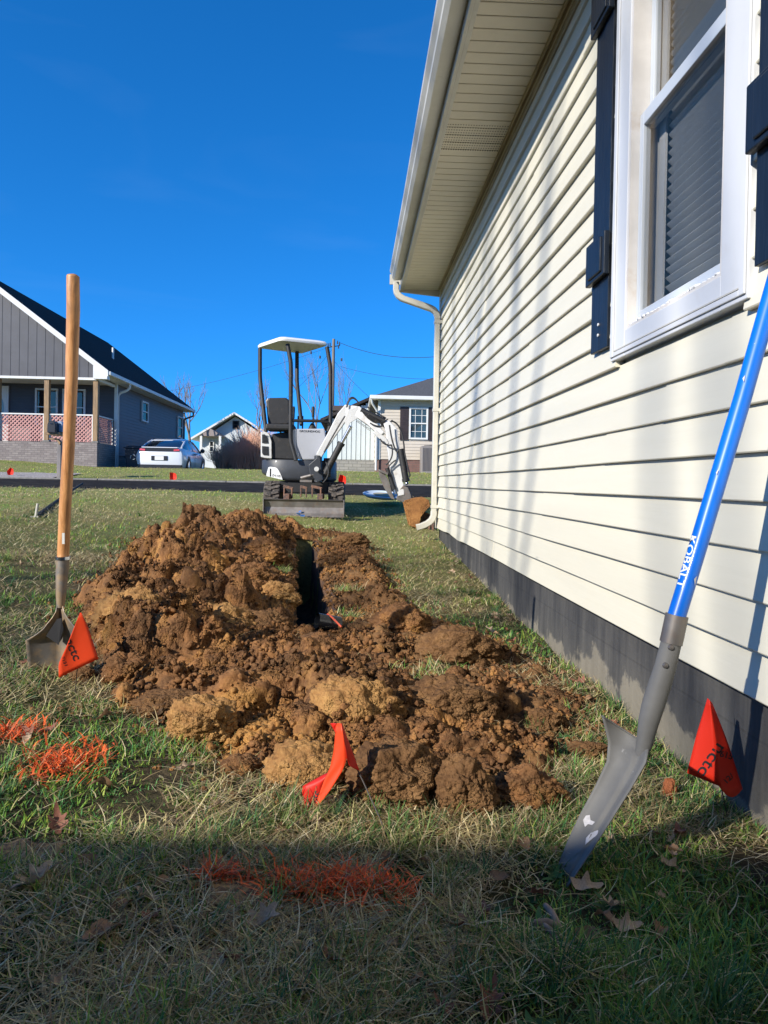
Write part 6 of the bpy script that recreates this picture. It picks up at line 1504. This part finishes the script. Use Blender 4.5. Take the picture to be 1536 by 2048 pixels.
k = MB(); k.tube([at(672, 1447, Ym_ + .024), at(700, 1510, Ym_ + .024), at(725, 1560, Ym_ + .01), at(757, 1630, Ym_ - .05), at(790, 1710, Ym_ - .12), g1_ - Vector((0, 0, .03))], .0017, 6); k.build('wire', WR, f2, 60)
decal('nctc', [fo2], (630, 1598), (10, -30), 12, INK, fo2, wpx=34, off=.0012)
# right flag
Yr = 1.74
f3 = thing('marker_flag', 'large deep red marker flag beside the dark house foundation at right', 'marker flag', tuple(at(1452, 1640, Yr)), group='utility marker flags')
A = [at(1415, 1396, Yr), at(1393, 1470, Yr + .01), at(1374, 1546, Yr + .02)]; B = [at(1419, 1400, Yr - .015), at(1428, 1470, Yr - .025), at(1438, 1572, Yr - .03)]; Cq = [at(1426, 1410, Yr + .01), at(1456, 1486, Yr + .02), at(1486, 1562, Yr + .03)]; 
fo3 = sheet(interp_rows(A, B, 12, 8, lambda a_, b_: Vector((0, 0, 0))), FR, f3); B2 = [B[0], B[1], at(1438, 1573, Yr - .03)]
C2 = [at(1424, 1406, Yr + .005), at(1455, 1480, Yr + .01), at(1485, 1564, Yr + .02)]
fo4 = sheet(interp_rows(B2, C2, 12, 8, lambda a_, b_: Vector((0, 0, -.032 * a_ * a_ * math.sin(b_ * 2.6)))), FR, f3)
k = MB(); k.tube([at(1417, 1398, Yr + .02), at(1440, 1560, Yr + .03), at(1456, 1640, Yr + .03), at(1462, 1680, Yr + .03)], .0012, 6); k.build('wire', WR, f3, 60)
decal('nctc', [fo3, fo4], (1422, 1520), (-30, 44), 21, INK, fo3, wpx=70, off=.0012, sub_=2)
decal('615', [fo4], (1452, 1510), (24, 6), 13, INK, fo4, wpx=26, off=.0012)
decal('12/', [fo4], (1457, 1556), (16, -16), 11, INK, fo4, wpx=20, off=.0012)
# small distant flags
def small_flag(px, py, w_, h_, Y_, label, tilt):
    g_ = at(px, py + h_, Y_); zg2 = float(Gs(g_.x, Y_)); t_ = thing('marker_flag', label, 'marker flag', (g_.x, Y_, zg2), group='utility marker flags')
    k = MB(); k.loft([[at(px - w_ / 2 + tilt * h_ * .4, py - h_ / 2, Y_), at(px + w_ * .1, py - h_ * .45, Y_ + .05), at(px + w_ / 2, py - h_ * .3, Y_)], [at(px - w_ / 2, py, Y_), at(px, py + 1, Y_ + .06), at(px + w_ / 2 + 1, py + h_ * .1, Y_)], [at(px - w_ / 2 + tilt * 3, py + h_ / 2, Y_), at(px + 1, py + h_ * .4, Y_ + .05), at(px + w_ / 2, py + h_ * .35, Y_)]], False, False)
    o_ = k.build('flag', FR, t_); s_ = o_.modifiers.new('s', 'SOLIDIFY'); s_.thickness = .003
    k = MB(); a_ = at(px - w_ / 2, py - h_ / 2, Y_ + .07); k.tube([a_, (a_.x + .02, Y_ + .07, zg2 - .05)], .004, 5); k.build('wire', WR, t_)
small_flag(20, 943, 13, 17, 18.8, 'small orange marker flag on the gravel edge at far left', 1)
small_flag(346, 953, 13, 17, 18.6, 'small orange marker flag in the far lawn below the white car', 0)
small_flag(684, 960, 15, 22, 11.0, 'small orange marker flag beside the excavator track', .3)

# ---------------------------------------------------------------- metal bar, white lid, litter
b0, b1 = ground_at(74, 1036), ground_at(165, 975); b1 = at(165, 967, b1.y - 1.2)
k = MB(); d = (b1 - b0); k.tube([b0 + Vector((0, 0, .02)), b0 + d * .5 + Vector((0, 0, .02)), b1], [.020, .019, .018], 10); o_ = k.build('metal_bar', mat('grey_pipe', (.05, .048, .045), .8, var=.3, spec=.2)); tag(o_, 'long grey metal bar propped low over the grass behind the wooden shovel', 'metal bar')
k = MB(); p_ = at(72, 1034, b0.y); k.tube([p_, at(75.5, 1007, b0.y)], [.016, .012], 8); k.tube([p_ + Vector((-.05, 0, -.01)), p_ + Vector((.02, 0, 0))], .014, 8); k.build('bent_end', mat('pale_metal', (.4, .38, .33), .6), o_, 50)
ld = MB(); q = at(766, 991, 11.2); T = Matrix.Rotation(R_(8.5), 3, 'X') @ Matrix.Rotation(R_(3), 3, 'Y')
ld.lathe([(.001, -.01), (.27, -.02), (.30, .0), (.305, .02), (.28, .03), (.24, .005), (.12, -.004), (.001, 0)], q, 40, T)
o_ = ld.build('round_lid', mat('pale_plastic', (.52, .60, .68), .35), None, 50); tag(o_, 'round white lid lying on the grass behind the excavator bucket', 'lid')
k = MB(); k.lathe([(.001, .001), (.16, .0), (.17, .004), (.001, .006)], q + Vector((.02, .03, .012)), 24, T); k.build('tan_centre', mat('tan_centre', (.34, .30, .20), .8), o_, 50)
k = MB(); q = ground_at(600, 1036); 
for i in range(5): k.box(q + Vector((.03 * math.cos(i * 2), .03 * math.sin(i * 2), .03 + .012 * i)), (.05, .03, .002), M=Matrix.Rotation(i * 1.3, 3, 'Z') @ Matrix.Rotation(.7, 3, 'X'))
tag(k.build('plastic_scrap', mat('blue_plastic', (.05, .15, .4), .4)), 'crumpled scrap of blue plastic on the grass in front of the excavator blade', 'litter')
# jute matting patches
JU = mat('jute_netting', (.36, .22, .09), .9, col2=(.12, .07, .035), scale=90, ramp=(.42, .58), stretch=(1, 1, 1), bump=.6, bscale=120)
def jute(px, py, rx, ry, label):
    g_ = ground_at(px, py); X_, Y_ = np.meshgrid(np.linspace(-1, 1, 30), np.linspace(-1, 1, 16)); x_ = g_.x + X_ * rx * (1 + .12 * vn(Y_ * 3, X_ * 0 + 5)); y_ = g_.y + Y_ * ry * (1 + .2 * vn(X_ * 3, Y_ * 0 + 2)); z_ = G(x_, y_) + .014 + .010 * vn(x_ * 14, y_ * 14)
    o_ = link('jute_mat', gridmesh('jute_mat', x_, y_, z_), JU, None, 180); s_ = o_.modifiers.new('s', 'SOLIDIFY'); s_.thickness = .003; tag(o_, label, 'matting')
jute(22, 1712, .085, .035, 'scrap of brown jute netting at the left edge of the grass')
jute(478, 1792, .055, .055, 'scrap of brown jute netting left of the orange sprayed grass')

# ---------------------------------------------------------------- dead leaves and twigs
LM = [mat('dead_leaf', (.30, .17, .09), .7, var=.3, scale=20, trans=.2), mat('dead_leaf_pale', (.46, .33, .22), .7, var=.25, scale=20, trans=.2), mat('dead_leaf_red', (.22, .085, .05), .7, var=.3, scale=20, trans=.15)]
def leafmesh(seed, lob):
    rs = random.Random(seed); n_ = 36; ring = []; rows = []
    for k_ in range(n_):
        a_ = 2 * math.pi * k_ / n_; r_ = .5 * (1 + (.28 * math.cos(lob * a_) if lob else .0)) * (1 - .35 * abs(math.sin(a_))) * rs.uniform(.92, 1.06); ring.append((r_ * math.cos(a_), r_ * math.sin(a_) * .8))
    cx_, cy_ = rs.uniform(1.2, 2.6), rs.uniform(-1.2, 1.6); V = []
    for s_ in (1.0, .66, .33, .04):
        for x, y in ring: x_, y_ = x * s_, y * s_; V.append((x_, y_, cx_ * y_ * y_ + cy_ * x_ * x_ * .6 + .05 * math.sin(9 * x_ + seed) ))
    Fc = []
    for j in range(3):
        for k_ in range(n_): Fc.append((j * n_ + k_, j * n_ + (k_ + 1) % n_, (j + 1) * n_ + (k_ + 1) % n_, (j + 1) * n_ + k_))
    Fc.append(tuple(range(3 * n_, 4 * n_))); me = bpy.data.meshes.new('leaf'); me.from_pydata(V, [], Fc); me.shade_smooth(); return me
LME = [leafmesh(i, (0, 5, 6, 0, 7, 5)[i]) for i in range(6)]
for i, me in enumerate(LME): me.materials.append(LM[i % 3])
rs = random.Random(12)
def leaf(px, py, size, i, label, group='dead leaves scattered in the grass', rot=None, dz=.02):
    g_ = ground_at(px, py); o_ = bpy.data.objects.new('dead_leaf', LME[i]); C.objects.link(o_); o_.location = (g_.x, g_.y, g_.z + dz); o_.scale = (size,) * 3
    o_.rotation_euler = rot or (rs.uniform(-.5, .7), rs.uniform(-.5, .5), rs.uniform(0, 6.28)); tag(o_, label, 'leaf', group)
    return o_
special = [((1105, 1632), .065, 1, 'pale pinkish dead leaf at the right front foot of the dirt heap'), ((168, 1355), .06, 4, 'curled tan leaf standing up beside the leftmost big flag'), ((978, 2035), .06, 2, 'red brown leaf in deep shade at the bottom edge'),
           ((75, 1780), .08, 4, 'grey brown curled leaf in the shade at lower left'), ((345, 1492), .075, 1, 'pale leaf curled against the left front of the heap'), ((320, 1440), .08, 4, 'tan leaf lying over the flat brown slab'),
           ((1160, 1375), .07, 2, 'red brown leaf against the foundation behind the blue shovel'), ((1185, 1390), .06, 1, 'pale leaf against the foundation behind the blue shovel'), ((525, 1862), .06, 4, 'tan leaf under the orange sprayed grass'), ((1400, 1478), .045, 0, 'small brown leaf behind the right flag'),
           ((432, 1630), .04, 1, 'small tan leaf in the sunny grass below the heap'), ((205, 1890), .07, 0, 'brown leaf in the shaded weeds at lower left')]
for (p_, s_, i_, lb_) in special: leaf(*p_, s_, i_, lb_)
cnt = 0
while cnt < 120:
    y = 1.0 * (4.8 / 1.0) ** rs.random(); x = rs.uniform(-.5, .52) * y
    if cnt % 3 == 0: y = rs.uniform(1.9, 6.5); x = XW - abs(rs.gauss(.0, .14)) - .03
    if not allow(np.array([x]), np.array([y]))[0]: continue
    o_ = bpy.data.objects.new('dead_leaf', LME[rs.randrange(6)]); C.objects.link(o_); s_ = rs.uniform(.025, .06); o_.location = (x, y, float(G(x, y)) + .018); o_.scale = (s_, s_, s_)
    o_.rotation_euler = (rs.uniform(-.6, .6), rs.uniform(-.5, .5), rs.uniform(0, 6.28)); tag(o_, 'small curled brown dead leaf lying loose in the lawn grass', 'leaf', 'loose leaves in the lawn'); cnt += 1
# broken bark pieces in the foreground
TWG = mat('pale_bark', (.28, .20, .15), .85, var=.4, scale=30)
g_ = ground_at(1105, 1905); tw = thing('broken_twig', 'broken forked twig lying in the shaded grass below the blue shovel', 'twig', tuple(g_))
k = MB()
for (a_, b2, r_) in (((1090, 1845), (1118, 1888), .006), ((1068, 1882), (1120, 1888), .007), ((1088, 1886), (1118, 1922), .005)):
    A, B = ground_at(*a_), ground_at(*b2); k.tube([A + Vector((0, 0, .03)), (A + B) / 2 + Vector((0, 0, .034)), B + Vector((0, 0, .028))], [r_ * .8, r_, r_ * .9], 8)
k.build('stick', TWG, tw, 60)
